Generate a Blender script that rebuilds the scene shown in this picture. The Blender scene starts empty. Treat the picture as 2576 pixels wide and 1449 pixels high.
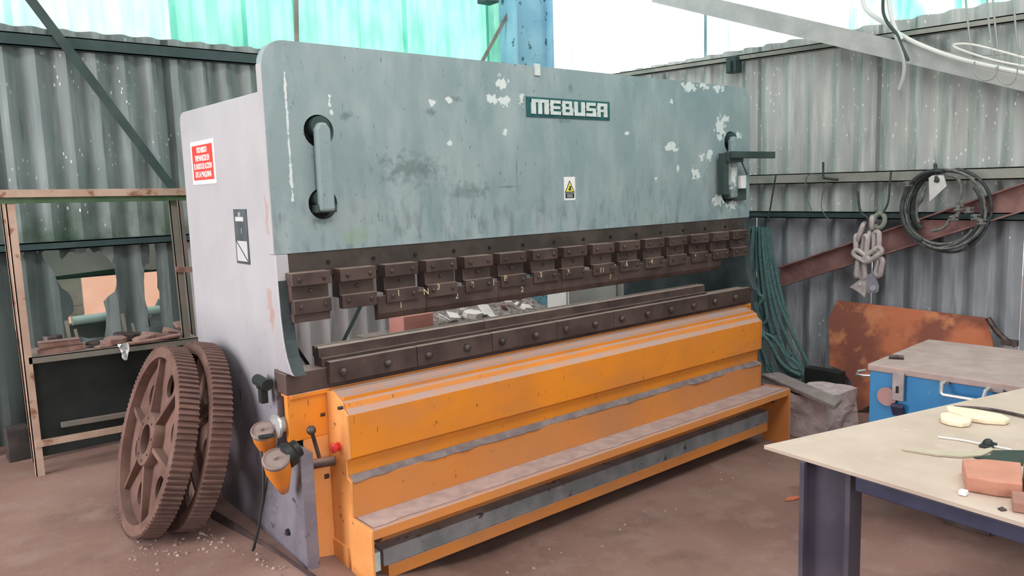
import bpy, bmesh, math, random
from mathutils import Vector, Matrix, Euler
from mathutils.geometry import delaunay_2d_cdt
from mathutils import noise as mnoise
random.seed(7)
scene = bpy.context.scene
COL = scene.collection
PI = math.pi

# ------------------------------------------------------------------ camera, sky, lights, exposure
cam_data = bpy.data.cameras.new('camera'); cam = bpy.data.objects.new('camera', cam_data); COL.objects.link(cam)
cam_data.sensor_width = 36.0; cam_data.lens = 27.11; cam_data.clip_start = 0.05
cam.matrix_world = Matrix(((0.77145, 0.10371, -0.62778, 0.0), (-0.63551, 0.07684, -0.76826, 0.0),
                           (-0.03144, 0.99163, 0.12519, 1.77), (0, 0, 0, 1)))
scene.camera = cam
world = bpy.data.worlds.new('sky'); scene.world = world; world.use_nodes = True
wn = world.node_tree
wbg = wn.nodes['Background']; wbg.inputs[0].default_value = (0.93, 0.97, 1.0, 1); wbg.inputs[1].default_value = 2.1
sun_d = bpy.data.lights.new('sun', 'SUN'); sun = bpy.data.objects.new('sun', sun_d); COL.objects.link(sun)
sun_d.energy = 4.0; sun_d.angle = 0.02; sun_d.color = (1.0, 0.95, 0.88)
sun.rotation_euler = Vector((-0.70, 0.30, -0.66)).to_track_quat('-Z', 'Y').to_euler()
def area(name, loc, target, size, size_y, power, color):
    d = bpy.data.lights.new(name, 'AREA'); o = bpy.data.objects.new(name, d); COL.objects.link(o)
    d.shape = 'RECTANGLE'; d.size = size; d.size_y = size_y; d.energy = power; d.color = color
    o.location = loc; o.rotation_euler = (Vector(target) - Vector(loc)).to_track_quat('-Z', 'Y').to_euler()
    return o
area('assumed_left_door_light', (-3.5, 4.4, 2.1), (1.6, 3.6, 0.9), 2.8, 3.2, 235, (1.0, 0.94, 0.93))  # assumed daylight: area lamp just inside an unseen, assumed left doorway
area('assumed_overhead_left', (-1.0, 1.6, 5.15), (-0.6, 1.7, 0), 2.4, 5.0, 95, (1.0, 0.95, 0.93))  # added area lamp under the closed ceiling, for assumed daylight from above
area('assumed_overhead_front', (2.6, 0.5, 5.15), (2.7, 0.9, 0), 5.5, 1.6, 170, (1.0, 0.93, 0.90))  # assumed overhead light before the machine; lamp added, no roof opening built
area('assumed_front_door_light', (0.4, -2.8, 2.9), (2.8, 3.2, 1.4), 3.2, 3.4, 75, (1.0, 0.90, 0.84))  # area lamp added inside the assumed doorway behind the camera
area('rear_fill_light', (3.9, 5.35, 5.15), (3.9, 5.3, 0), 3.0, 0.9, 75, (1.0, 0.95, 0.93))  # added lamp, brightens the offcuts and the wall behind the machine
scene.view_settings.view_transform = 'Standard'; scene.view_settings.look = 'None'
scene.view_settings.exposure = 0.25; scene.view_settings.gamma = 1.0
scene.view_settings.use_curve_mapping = False

# ------------------------------------------------------------------ node helpers
class Mat:
    def __init__(s, name):
        s.m = bpy.data.materials.new(name); s.m.use_nodes = True
        s.t = s.m.node_tree; s.t.nodes.clear()
        s.out = s.t.nodes.new('ShaderNodeOutputMaterial')
        tc = s.t.nodes.new('ShaderNodeTexCoord'); oi = s.t.nodes.new('ShaderNodeObjectInfo')
        ad = s.t.nodes.new('ShaderNodeVectorMath'); ad.operation = 'MULTIPLY_ADD'
        s.raw = tc.outputs['Object']
        s.t.links.new(oi.outputs['Random'], ad.inputs[0]); ad.inputs[1].default_value = (7, 5, 3)
        s.t.links.new(tc.outputs['Object'], ad.inputs[2])
        s.co = ad.outputs[0]
        s.rnd = oi.outputs['Random']
    def link(s, a, b): s.t.links.new(a, b)
    def noise(s, scale=5, detail=4, stretch=(1, 1, 1), rough=0.55, raw=False):
        mp = s.t.nodes.new('ShaderNodeMapping'); mp.inputs['Scale'].default_value = stretch
        s.link(s.raw if raw else s.co, mp.inputs[0])
        n = s.t.nodes.new('ShaderNodeTexNoise'); n.inputs['Scale'].default_value = scale
        n.inputs['Detail'].default_value = detail; n.inputs['Roughness'].default_value = rough
        s.link(mp.outputs[0], n.inputs['Vector']); return n.outputs['Fac']
    def voro(s, scale, stretch=(1, 1, 1)):
        mp = s.t.nodes.new('ShaderNodeMapping'); mp.inputs['Scale'].default_value = stretch
        s.link(s.co, mp.inputs[0])
        n = s.t.nodes.new('ShaderNodeTexVoronoi'); n.inputs['Scale'].default_value = scale
        s.link(mp.outputs[0], n.inputs['Vector']); return n.outputs['Distance']
    def ramp(s, fac, lo, hi, a=0.0, b=1.0):
        r = s.t.nodes.new('ShaderNodeMapRange'); r.inputs[1].default_value = lo; r.inputs[2].default_value = hi
        r.inputs[3].default_value = a; r.inputs[4].default_value = b
        s.link(fac, r.inputs[0]); return r.outputs[0]
    def math(s, op, a, b=None):
        n = s.t.nodes.new('ShaderNodeMath'); n.operation = op
        for i, v in enumerate((a, b)):
            if v is None: continue
            if isinstance(v, (int, float)): n.inputs[i].default_value = v
            else: s.link(v, n.inputs[i])
        return n.outputs[0]
    def mix(s, fac, a, b):
        n = s.t.nodes.new('ShaderNodeMix'); n.data_type = 'RGBA'
        for i, v in ((0, fac), (6, a), (7, b)):
            if isinstance(v, (int, float)): n.inputs[i].default_value = v
            elif isinstance(v, tuple): n.inputs[i].default_value = (*v, 1)
            else: s.link(v, n.inputs[i])
        return n.outputs[2]
    def blob(s, c, r, wob=0.5, scale=18, soft=0.85):
        # irregular patch of wear with a place of its own on the surface
        mp = s.t.nodes.new('ShaderNodeVectorMath'); mp.operation = 'SUBTRACT'; s.link(s.raw, mp.inputs[0]); mp.inputs[1].default_value = c
        dv = s.t.nodes.new('ShaderNodeVectorMath'); dv.operation = 'DIVIDE'; s.link(mp.outputs[0], dv.inputs[0]); dv.inputs[1].default_value = r
        ln = s.t.nodes.new('ShaderNodeVectorMath'); ln.operation = 'LENGTH'; s.link(dv.outputs[0], ln.inputs[0])
        nz = s.noise(scale, 3, raw=True)
        d = s.math('ADD', ln.outputs['Value'], s.ramp(nz, 0.3, 0.7, -wob, wob))
        return s.ramp(d, soft, 1.0, 1, 0)
    def up(s):
        g = s.t.nodes.new('ShaderNodeNewGeometry'); x = s.t.nodes.new('ShaderNodeSeparateXYZ')
        s.link(g.outputs['Normal'], x.inputs[0]); return x.outputs[2]
    def bsdf(s, color, rough=0.6, metal=0.0, bump=None, spec=0.4):
        b = s.t.nodes.new('ShaderNodeBsdfPrincipled')
        if isinstance(color, tuple): b.inputs['Base Color'].default_value = (*color, 1)
        else: s.link(color, b.inputs['Base Color'])
        if isinstance(rough, (int, float)): b.inputs['Roughness'].default_value = rough
        else: s.link(rough, b.inputs['Roughness'])
        b.inputs['Metallic'].default_value = metal; b.inputs['Specular IOR Level'].default_value = spec
        if bump:
            fac, st, dist = bump
            n = s.t.nodes.new('ShaderNodeBump'); n.inputs['Strength'].default_value = st; n.inputs['Distance'].default_value = dist
            s.link(fac, n.inputs['Height']); s.link(n.outputs[0], b.inputs['Normal'])
        s.link(b.outputs[0], s.out.inputs[0]); return b
def simple(name, c, c2=None, scale=8, rough=0.6, metal=0.0, lo=0.4, hi=0.62, stretch=(1, 1, 1), bump=0.0, dust=None, dust_amt=0.8, spots=None, spec=0.4):
    M = Mat(name); col = c
    if c2: col = M.mix(M.ramp(M.noise(scale, 5, stretch), lo, hi), c, c2)
    if spots:
        sc, scl, slo, shi = spots
        col = M.mix(M.ramp(M.noise(scl, 3), slo, shi), col, sc)
    if dust:
        f = M.math('MULTIPLY', M.ramp(M.up(), 0.35, 0.85), M.ramp(M.noise(9, 5), 0.25, 0.55, dust_amt * 0.55, dust_amt))
        col = M.mix(f, col, dust)
    M.bsdf(col, rough, metal, (M.noise(scale * 4, 4), bump, 0.01) if bump else None, spec)
    return M.m

# ------------------------------------------------------------------ materials
# grey machine enamel with grime, chips and chalk
def ram_material():
    M = Mat('worn grey blue enamel')
    base = M.mix(M.ramp(M.noise(2.2, 4, raw=True), 0.35, 0.65), (0.205, 0.285, 0.305), (0.26, 0.335, 0.35))
    base = M.mix(M.ramp(M.noise(7, 5, (1, 1, 0.35), raw=True), 0.47, 0.70, 0, 0.6), base, (0.37, 0.44, 0.46))
    sx = M.t.nodes.new('ShaderNodeSeparateXYZ'); M.link(M.raw, sx.inputs[0])
    low = M.ramp(sx.outputs[2], 1.95, 1.5)
    gr = M.math('MULTIPLY', low, M.ramp(M.noise(14, 5, (1.6, 1, 0.5), raw=True), 0.5, 0.68, 0, 0.75))
    base = M.mix(gr, base, (0.13, 0.15, 0.165))
    pale = M.math('MULTIPLY', low, M.ramp(M.noise(5, 3, raw=True), 0.5, 0.68, 0, 0.55))
    base = M.mix(pale, base, (0.40, 0.44, 0.46))
    base = M.mix(M.ramp(M.noise(38, 2, (2.2, 1, 0.6), raw=True), 0.70, 0.74, 0, 0.7), base, (0.06, 0.08, 0.09))
    for c, r in DARKS: base = M.mix(M.math('MULTIPLY', M.blob(c, r, 0.6, 22, 0.1), 0.55), base, (0.07, 0.10, 0.105))
    base = M.mix(M.math('MULTIPLY', M.blob(GREENSPOT, (0.08, 0.2, 0.04), 0.4, 9), 0.5), base, (0.25, 0.36, 0.24))
    for c, r in CHIPS: base = M.mix(M.blob(c, r, 0.75, 30), base, (0.62, 0.68, 0.68))
    M.bsdf(base, 0.55, 0, (M.noise(30, 3), 0.12, 0.004)); return M.m
def chips_(pts): return [(p, (rx * .8, 0.2, rz * .8)) for p, rx, rz in pts]
CHIPS = chips_([((1.619,3.229,2.193), .012, .030), ((1.627,3.229,2.141), .010, .012), ((2.171,3.229,2.204), .022, .030), ((2.268,3.229,2.231), .028, .022),
   ((2.613,3.229,2.334), .045, .045), ((2.550,3.229,2.245), .050, .030), ((2.625,3.229,2.239), .040, .035), ((2.746,3.229,2.251), .022, .040),
   ((2.623,3.229,2.076), .022, .025), ((2.266,3.229,2.017), .018, .015), ((3.578,3.229,2.094), .020, .022), ((4.003,3.229,2.016), .080, .035),
   ((4.188,3.229,2.406), .080, .035), ((4.336,3.229,2.423), .060, .030), ((4.502,3.229,2.414), .060, .028), ((4.006,3.229,2.311), .020, .025),
   ((4.521,3.229,2.150), .060, .090), ((4.566,3.229,2.210), .060, .035), ((4.734,3.229,2.106), .040, .035), ((4.314,3.229,1.953), .036, .030),
   ((4.401,3.229,1.972), .040, .050), ((4.249,3.229,1.849), .050, .050), ((4.062,3.229,1.876), .015, .035), ((3.837,3.229,1.815), .020, .018),
   ((4.491,3.229,1.656), .090, .040), ((4.663,3.229,1.623), .080, .035), ((4.596,3.229,1.832), .05, .09)])
CHIPS += [((1.417,3.229,2.257), (.006, .2, .10)), ((1.417,3.229,2.123), (.005, .2, .10)), ((1.416,3.229,1.988), (.006, .2, .10)), ((1.417,3.229,1.851), (.007, .2, .09))]
DARKS = [((2.162,3.229,2.165), (.05, .2, .02)), ((2.309,3.229,2.233), (.05, .2, .015)), ((2.044,3.229,1.890), (.22, .2, .09)), ((1.697,3.229,2.133), (.05, .2, .02)),
   ((1.353,3.229,1.681), (.008, .2, .04)), ((2.630,3.229,1.791), (.07, .2, .006)), ((3.112,3.229,2.334), (.03, .2, .03)), ((2.697,3.229,1.853), (.006, .2, .09)),
   ((4.643,3.229,1.721), (.10, .2, .10)), ((3.059,3.229,2.149), (.05, .2, .012)), ((2.374,3.229,1.776), (.15, .2, .05)), ((1.559,3.229,1.681), (.05,.2,.04))]
GREENSPOT = (1.713,3.229,1.587)
M_RAM = ram_material()
M_FRAME = None
def frame_material():  # same enamel as the ram, paler: daylight from the left put into colour
    M = Mat('daylit frame enamel')
    base = M.mix(M.ramp(M.noise(3, 4, raw=True), 0.35, 0.7), (0.40, 0.395, 0.42), (0.46, 0.45, 0.475))
    base = M.mix(M.ramp(M.noise(9, 4, (1, 1, 0.25), raw=True), 0.55, 0.75, 0, 0.35), base, (0.52, 0.50, 0.50))
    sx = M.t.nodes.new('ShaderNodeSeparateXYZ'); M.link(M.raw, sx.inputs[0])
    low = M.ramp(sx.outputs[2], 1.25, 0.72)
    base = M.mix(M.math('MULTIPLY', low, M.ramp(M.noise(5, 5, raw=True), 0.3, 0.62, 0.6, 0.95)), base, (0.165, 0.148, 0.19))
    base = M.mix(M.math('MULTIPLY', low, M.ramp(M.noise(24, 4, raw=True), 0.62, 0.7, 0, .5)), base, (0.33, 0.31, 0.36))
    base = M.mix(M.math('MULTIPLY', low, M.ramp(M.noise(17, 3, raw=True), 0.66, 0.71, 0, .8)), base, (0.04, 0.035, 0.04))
    for c, r in RUSTY: base = M.mix(M.math('MULTIPLY', M.blob(c, r, 0.6, 25), 0.6), base, (0.42, 0.25, 0.20))
    M.bsdf(base, 0.5, 0, (M.noise(25, 3), 0.1, 0.004)); return M.m
RUSTY = [((1.320,3.325,1.284), (.1, .03, .10)), ((1.320,3.308,1.250), (.1, .03, .03)), ((1.320,3.285,1.700), (.1, .02, .10))]
M_FRAME = frame_material()
M_TOOL = simple('brown oiled tool steel', (0.060, 0.040, 0.036), (0.105, 0.070, 0.062), 6, 0.55, 0.25, dust=(0.33, 0.25, 0.215), dust_amt=0.85, bump=0.08)
M_TOOLR = simple('brown oiled tool steel darker', (0.050, 0.040, 0.036), (0.088, 0.066, 0.058), 6, 0.55, 0.25, dust=(0.2, 0.16, 0.15), dust_amt=0.6, bump=0.08)
M_BOLT = simple('dark bolt steel', (0.055, 0.045, 0.045), (0.11, 0.085, 0.08), 30, 0.45, 0.5)
M_HOLE = simple('near black', (0.008, 0.009, 0.009), None, rough=0.7)  # near black; stands in for the shade inside openings and bolt holes
def orange(name, dirt):
    M = Mat(name)
    base = M.mix(M.ramp(M.noise(2.5, 4, raw=True), 0.35, 0.7), (0.80, 0.265, 0.022), (0.66, 0.225, 0.035))
    base = M.mix(M.ramp(M.noise(7, 5, (0.35, 1, 1), raw=True), 0.5, 0.75, 0, dirt), base, (0.47, 0.22, 0.11))
    base = M.mix(M.ramp(M.noise(34, 2, (2.2, 2, 0.5), raw=True), 0.71, 0.74, 0, 0.8), base, (0.10, 0.04, 0.015))
    sx = M.t.nodes.new('ShaderNodeSeparateXYZ'); M.link(M.raw, sx.inputs[0])
    base = M.mix(M.math('MULTIPLY', M.ramp(sx.outputs[2], 0.53, 0.50), M.ramp(M.noise(2.2, 4, raw=True), 0.3, 0.7, 0.25, 0.65)), base, (0.46, 0.215, 0.115))
    f = M.math('MULTIPLY', M.ramp(M.up(), 0.3, 0.75), M.ramp(M.noise(11, 6, raw=True), 0.3, 0.6, 0.6, 1.0))
    base = M.mix(f, base, (0.42, 0.295, 0.265))
    M.bsdf(base, 0.42, 0, (M.noise(22, 3), 0.1, 0.004)); return M.m
M_ORANGE = orange('orange machine enamel', 0.35)
M_ORANGE_D = orange('dusty orange enamel', 0.75)
M_PALE_OR = simple('faded orange enamel', (0.80, 0.36, 0.125), (0.72, 0.28, 0.07), 4, 0.5, lo=.4, hi=.7, spots=((0.3, 0.12, 0.05), 20, .68, .72))
M_DUST = simple('grey settled dust', (0.16, 0.135, 0.14), (0.235, 0.195, 0.195), 14, 0.95, bump=0.2)
M_PINKDUST = simple('pinkish settled dust', (0.45, 0.34, 0.32), (0.36, 0.27, 0.26), 14, 0.95, bump=0.2)
M_GREYBAR = simple('grey bar paint', (0.20, 0.205, 0.215), (0.30, 0.30, 0.31), 7, 0.7, spots=((0.08, 0.06, 0.06), 15, .62, .7))
M_RUST = simple('brown cast iron rust', (0.115, 0.060, 0.047), (0.185, 0.105, 0.085), 5, 0.8, 0.1, spots=((0.26, 0.11, 0.06), 9, .6, .75), bump=0.25, dust=(0.27, 0.185, 0.16), dust_amt=0.6)
M_RUST_TOOTH = simple('dark worn gear teeth', (0.12, 0.068, 0.058), (0.18, 0.105, 0.09), 9, 0.7, 0.2, dust=(0.25, 0.165, 0.145), dust_amt=0.6)
M_ORUST = simple('bright orange plate rust', (0.50, 0.165, 0.08), (0.24, 0.085, 0.058), 2.2, 0.85, lo=.45, hi=.56, spots=((0.55, 0.22, 0.11), 7, .55, .7), bump=0.3)
M_BEIGE = simple('peeling beige steel paint', (0.42, 0.285, 0.215), (0.50, 0.36, 0.28), 7, 0.65, spots=((0.24, 0.11, 0.07), 13, .6, .7))
M_SHELFTOP = simple('dark olive shelf steel', (0.16, 0.16, 0.13), (0.22, 0.17, 0.145), 7, 0.7, dust=(0.3, 0.24, 0.22))
M_BLACKPANEL = simple('black shade sheet', (0.010, 0.014, 0.013), (0.02, 0.024, 0.022), 5, 0.7)  # stands in for deep shade under the rack and beside the rubble
M_DARKSTEEL = simple('dark green grey steel', (0.035, 0.062, 0.060), (0.055, 0.085, 0.08), 6, 0.6, 0.2)
M_BLUESTEEL = simple('blue column paint', (0.17, 0.37, 0.50), (0.24, 0.46, 0.57), 3, 0.55, spots=((0.03, 0.11, 0.13), 9, .6, .66))
M_GREYBEAM = simple('pale grey beam paint', (0.33, 0.36, 0.355), (0.42, 0.44, 0.43), 5, 0.6, spots=((0.62, 0.64, 0.62), 60, .68, .72))
M_GIRT = simple('weathered grey green girt', (0.22, 0.245, 0.215), (0.30, 0.305, 0.275), 6, 0.8, spots=((0.6, 0.62, 0.6), 70, .70, .73))
M_DARKGIRT = simple('dark girt steel', (0.022, 0.05, 0.05), (0.04, 0.07, 0.07), 6, 0.6)
M_REDBEAM = simple('red oxide channel', (0.19, 0.095, 0.088), (0.27, 0.15, 0.14), 6, 0.7, spots=((0.5, 0.4, 0.38), 45, .68, .72))
M_WHITE = simple('white plastic', (0.80, 0.80, 0.80), rough=0.4)
M_RED = simple('red sign ink', (0.82, 0.055, 0.04), rough=0.4)
M_REDBTN = simple('red push button plastic', (0.65, 0.05, 0.04), rough=0.35)
M_YELLOW = simple('yellow sign ink', (0.75, 0.66, 0.10), rough=0.4)
M_BLACK = simple('black ink', (0.015, 0.02, 0.02), rough=0.5)
M_PLATETEAL = simple('dark teal nameplate', (0.012, 0.085, 0.09), (0.02, 0.11, 0.115), 20, 0.45)
M_LETTER = simple('pale cast letters', (0.60, 0.67, 0.66), (0.50, 0.57, 0.56), 30, 0.5)
M_SCRAP = simple('rusty scrap steel', (0.20, 0.105, 0.085), (0.33, 0.20, 0.165), 12, 0.75, 0.1, dust=(0.36, 0.25, 0.22))
M_SCRAPW = simple('pale dusty offcut steel', (0.74, 0.66, 0.64), (0.82, 0.76, 0.74), 12, 0.6)
M_CABINET = simple('off white sheet steel', (0.66, 0.64, 0.62), (0.72, 0.70, 0.68), 3, 0.55)
M_PINKBOX = simple('faded red box paint', (0.46, 0.185, 0.15), (0.52, 0.24, 0.20), 6, 0.6)
M_ROPE = simple('dark teal rope', (0.065, 0.145, 0.145), (0.10, 0.20, 0.20), 40, 0.85)
M_CHAIN = simple('dusty pale chain steel', (0.40, 0.36, 0.355), (0.52, 0.475, 0.465), 20, 0.6, 0.1)
M_WIREROPE = simple('grey wire rope', (0.11, 0.125, 0.12), (0.20, 0.205, 0.195), 30, 0.6, 0.3)
M_WIRED = simple('dark wire rope', (0.035, 0.05, 0.05), (0.07, 0.08, 0.08), 30, 0.6, 0.3)
M_ZINC = simple('zinc plate', (0.62, 0.63, 0.61), (0.50, 0.51, 0.50), 9, 0.4, 0.3)
M_CHESTBLUE = simple('blue chest paint', (0.012, 0.150, 0.37), (0.03, 0.195, 0.42), 3.5, 0.45, spots=((0.30, 0.42, 0.55), 26, .70, .74))
M_CHESTLID = simple('dusty grey brown lid', (0.33, 0.255, 0.235), (0.39, 0.31, 0.285), 9, 0.85)
M_TABLETOP = simple('dusty beige board', (0.50, 0.42, 0.35), (0.44, 0.36, 0.295), 4, 0.75, spots=((0.54, 0.46, 0.38), 12, .6, .8))
M_TABLELEG = simple('dark violet grey beam paint', (0.055, 0.050, 0.075), (0.085, 0.072, 0.10), 5, 0.55)
M_NAVY = simple('navy table rail', (0.018, 0.020, 0.05), (0.035, 0.037, 0.08), 6, 0.5)
M_CREAM = simple('cream foam', (0.80, 0.70, 0.52), (0.74, 0.63, 0.46), 12, 0.8)
M_BRICK = simple('terracotta block', (0.50, 0.235, 0.165), (0.44, 0.20, 0.14), 14, 0.85, bump=0.15)
M_CABLEW = simple('white cable sheath', (0.72, 0.74, 0.72), rough=0.45)
M_CABLEK = simple('black cable sheath', (0.018, 0.024, 0.024), rough=0.5)
M_STONE = simple('rough pale concrete', (0.62, 0.52, 0.53), (0.48, 0.40, 0.41), 14, 0.95, spots=((0.52, 0.47, 0.47), 22, .6, .7), bump=0.6)
M_PINKWALL = simple('pink lime plaster', (0.72, 0.40, 0.29), (0.80, 0.52, 0.40), 1.2, 0.9)
M_PALEGREEN = simple('pale green tarpaulin', (0.66, 0.78, 0.71), (0.56, 0.68, 0.61), 3, 0.6)
M_DARKGREEN = simple('dark green beam', (0.012, 0.05, 0.03), None, rough=0.6)
M_MOSS = simple('mossy grey wall', (0.115, 0.135, 0.115), (0.15, 0.165, 0.14), 4, 0.9)
M_LEAF = simple('orange dry scrap', (0.55, 0.16, 0.08), rough=0.7)

def cement(name, tint, dark, flecks, green=0.0):
    M = Mat(name)
    base = M.mix(M.ramp(M.noise(2.2, 5, (1, 1, 0.4), raw=True), 0.35, 0.68), dark, tint)
    base = M.mix(M.ramp(M.noise(12, 5, (1.5, 1.5, 0.12), raw=True), 0.50, 0.72, 0, 0.5), base, tuple(min(1, c * 1.4) for c in tint))
    base = M.mix(M.ramp(M.noise(9, 5, (2.0, 2.0, 0.22), raw=True), 0.58, 0.72, 0, 0.55), base, tuple(c * 0.42 for c in dark))
    if green:
        sx = M.t.nodes.new('ShaderNodeSeparateXYZ'); M.link(M.raw, sx.inputs[0])
        g = M.math('MULTIPLY', M.ramp(sx.outputs[2], 2.1, 1.5), M.ramp(M.noise(4, 4, raw=True), 0.35, 0.65, 0.1, green))
        base = M.mix(g, base, (0.045, 0.085, 0.05))
    if flecks:
        base = M.mix(M.ramp(M.voro(26, (1, 1, 0.55)), 0.085, 0.11, 1, 0), base, base)
        m = M.math('MULTIPLY', M.ramp(M.voro(30, (1, 1, 0.42)), 0.13, 0.17, 1, 0), M.ramp(M.noise(2.2, 3, raw=True), 0.60 - flecks, 0.66 - flecks))
        base = M.mix(m, base, (0.78, 0.80, 0.78))
    M.bsdf(base, 0.9, 0, (M.noise(40, 4), 0.25, 0.004), 0.2); return M.m
M_CEM_BACK = cement('grey fibre cement', (0.30, 0.34, 0.33), (0.20, 0.245, 0.245), 0.06, 0.9)
M_CEM_LOW = cement('dark fibre cement', (0.165, 0.19, 0.19), (0.10, 0.125, 0.13), 0.0, 0.2)
M_CEM_PALE = cement('brightened fibre cement', (0.40, 0.38, 0.38), (0.26, 0.25, 0.26), 0.0)  # paler than the other low sheets: light behind the machine put into colour
M_CEM_RIGHT = cement('pale fibre cement', (0.52, 0.55, 0.53), (0.38, 0.42, 0.41), 0.17)
M_CEM_RLOW = cement('blue grey fibre cement', (0.36, 0.39, 0.425), (0.21, 0.235, 0.255), 0.04)
def translucent(name, col, dirt, mixn):
    M = Mat(name)
    c = M.mix(M.ramp(M.noise(6, 5, (1.2, 1.2, 0.3), raw=True), 0.42, 0.70, 0, mixn), col, dirt)
    a = M.t.nodes.new('ShaderNodeBsdfTranslucent'); M.link(c, a.inputs[0])
    d = M.t.nodes.new('ShaderNodeBsdfDiffuse'); M.link(M.mix(0.5, c, (0.1, 0.25, 0.2)), d.inputs[0])
    m = M.t.nodes.new('ShaderNodeMixShader'); m.inputs[0].default_value = 0.12
    M.link(a.outputs[0], m.inputs[1]); M.link(d.outputs[0], m.inputs[2]); M.link(m.outputs[0], M.out.inputs[0]); return M.m
T_CLEAR = translucent('clear mint sheet', (0.88, 0.985, 0.965), (0.60, 0.90, 0.84), 0.5)
T_MINT = translucent('mint sheet', (0.67, 0.945, 0.875), (0.40, 0.78, 0.69), 0.8)
T_GREEN = translucent('old green sheet', (0.52, 0.82, 0.72), (0.28, 0.60, 0.50), 0.85)
T_BRIGHT = translucent('bleached sheet', (0.92, 0.96, 0.95), (0.62, 0.92, 0.88), 0.3)
T_DIRTY = translucent('stained mint sheet', (0.80, 0.96, 0.93), (0.30, 0.66, 0.60), 1.0)

def floor_material():
    M = Mat('dusty concrete floor')
    base = M.mix(M.ramp(M.noise(1.1, 5, raw=True), 0.35, 0.65), (0.20, 0.118, 0.098), (0.275, 0.170, 0.142))
    base = M.mix(M.ramp(M.noise(5, 6, raw=True), 0.5, 0.75, 0, 0.5), base, (0.34, 0.255, 0.22))
    base = M.mix(M.ramp(M.noise(3.2, 5, raw=True), 0.56, 0.75, 0, 0.6), base, (0.115, 0.07, 0.06))
    base = M.mix(M.ramp(M.noise(60, 3, raw=True), 0.66, 0.74, 0, 0.35), base, (0.52, 0.43, 0.39))
    M.bsdf(base, 0.85, 0, (M.noise(45, 5), 0.25, 0.006), 0.25); return M.m
M_FLOOR = floor_material()

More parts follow.
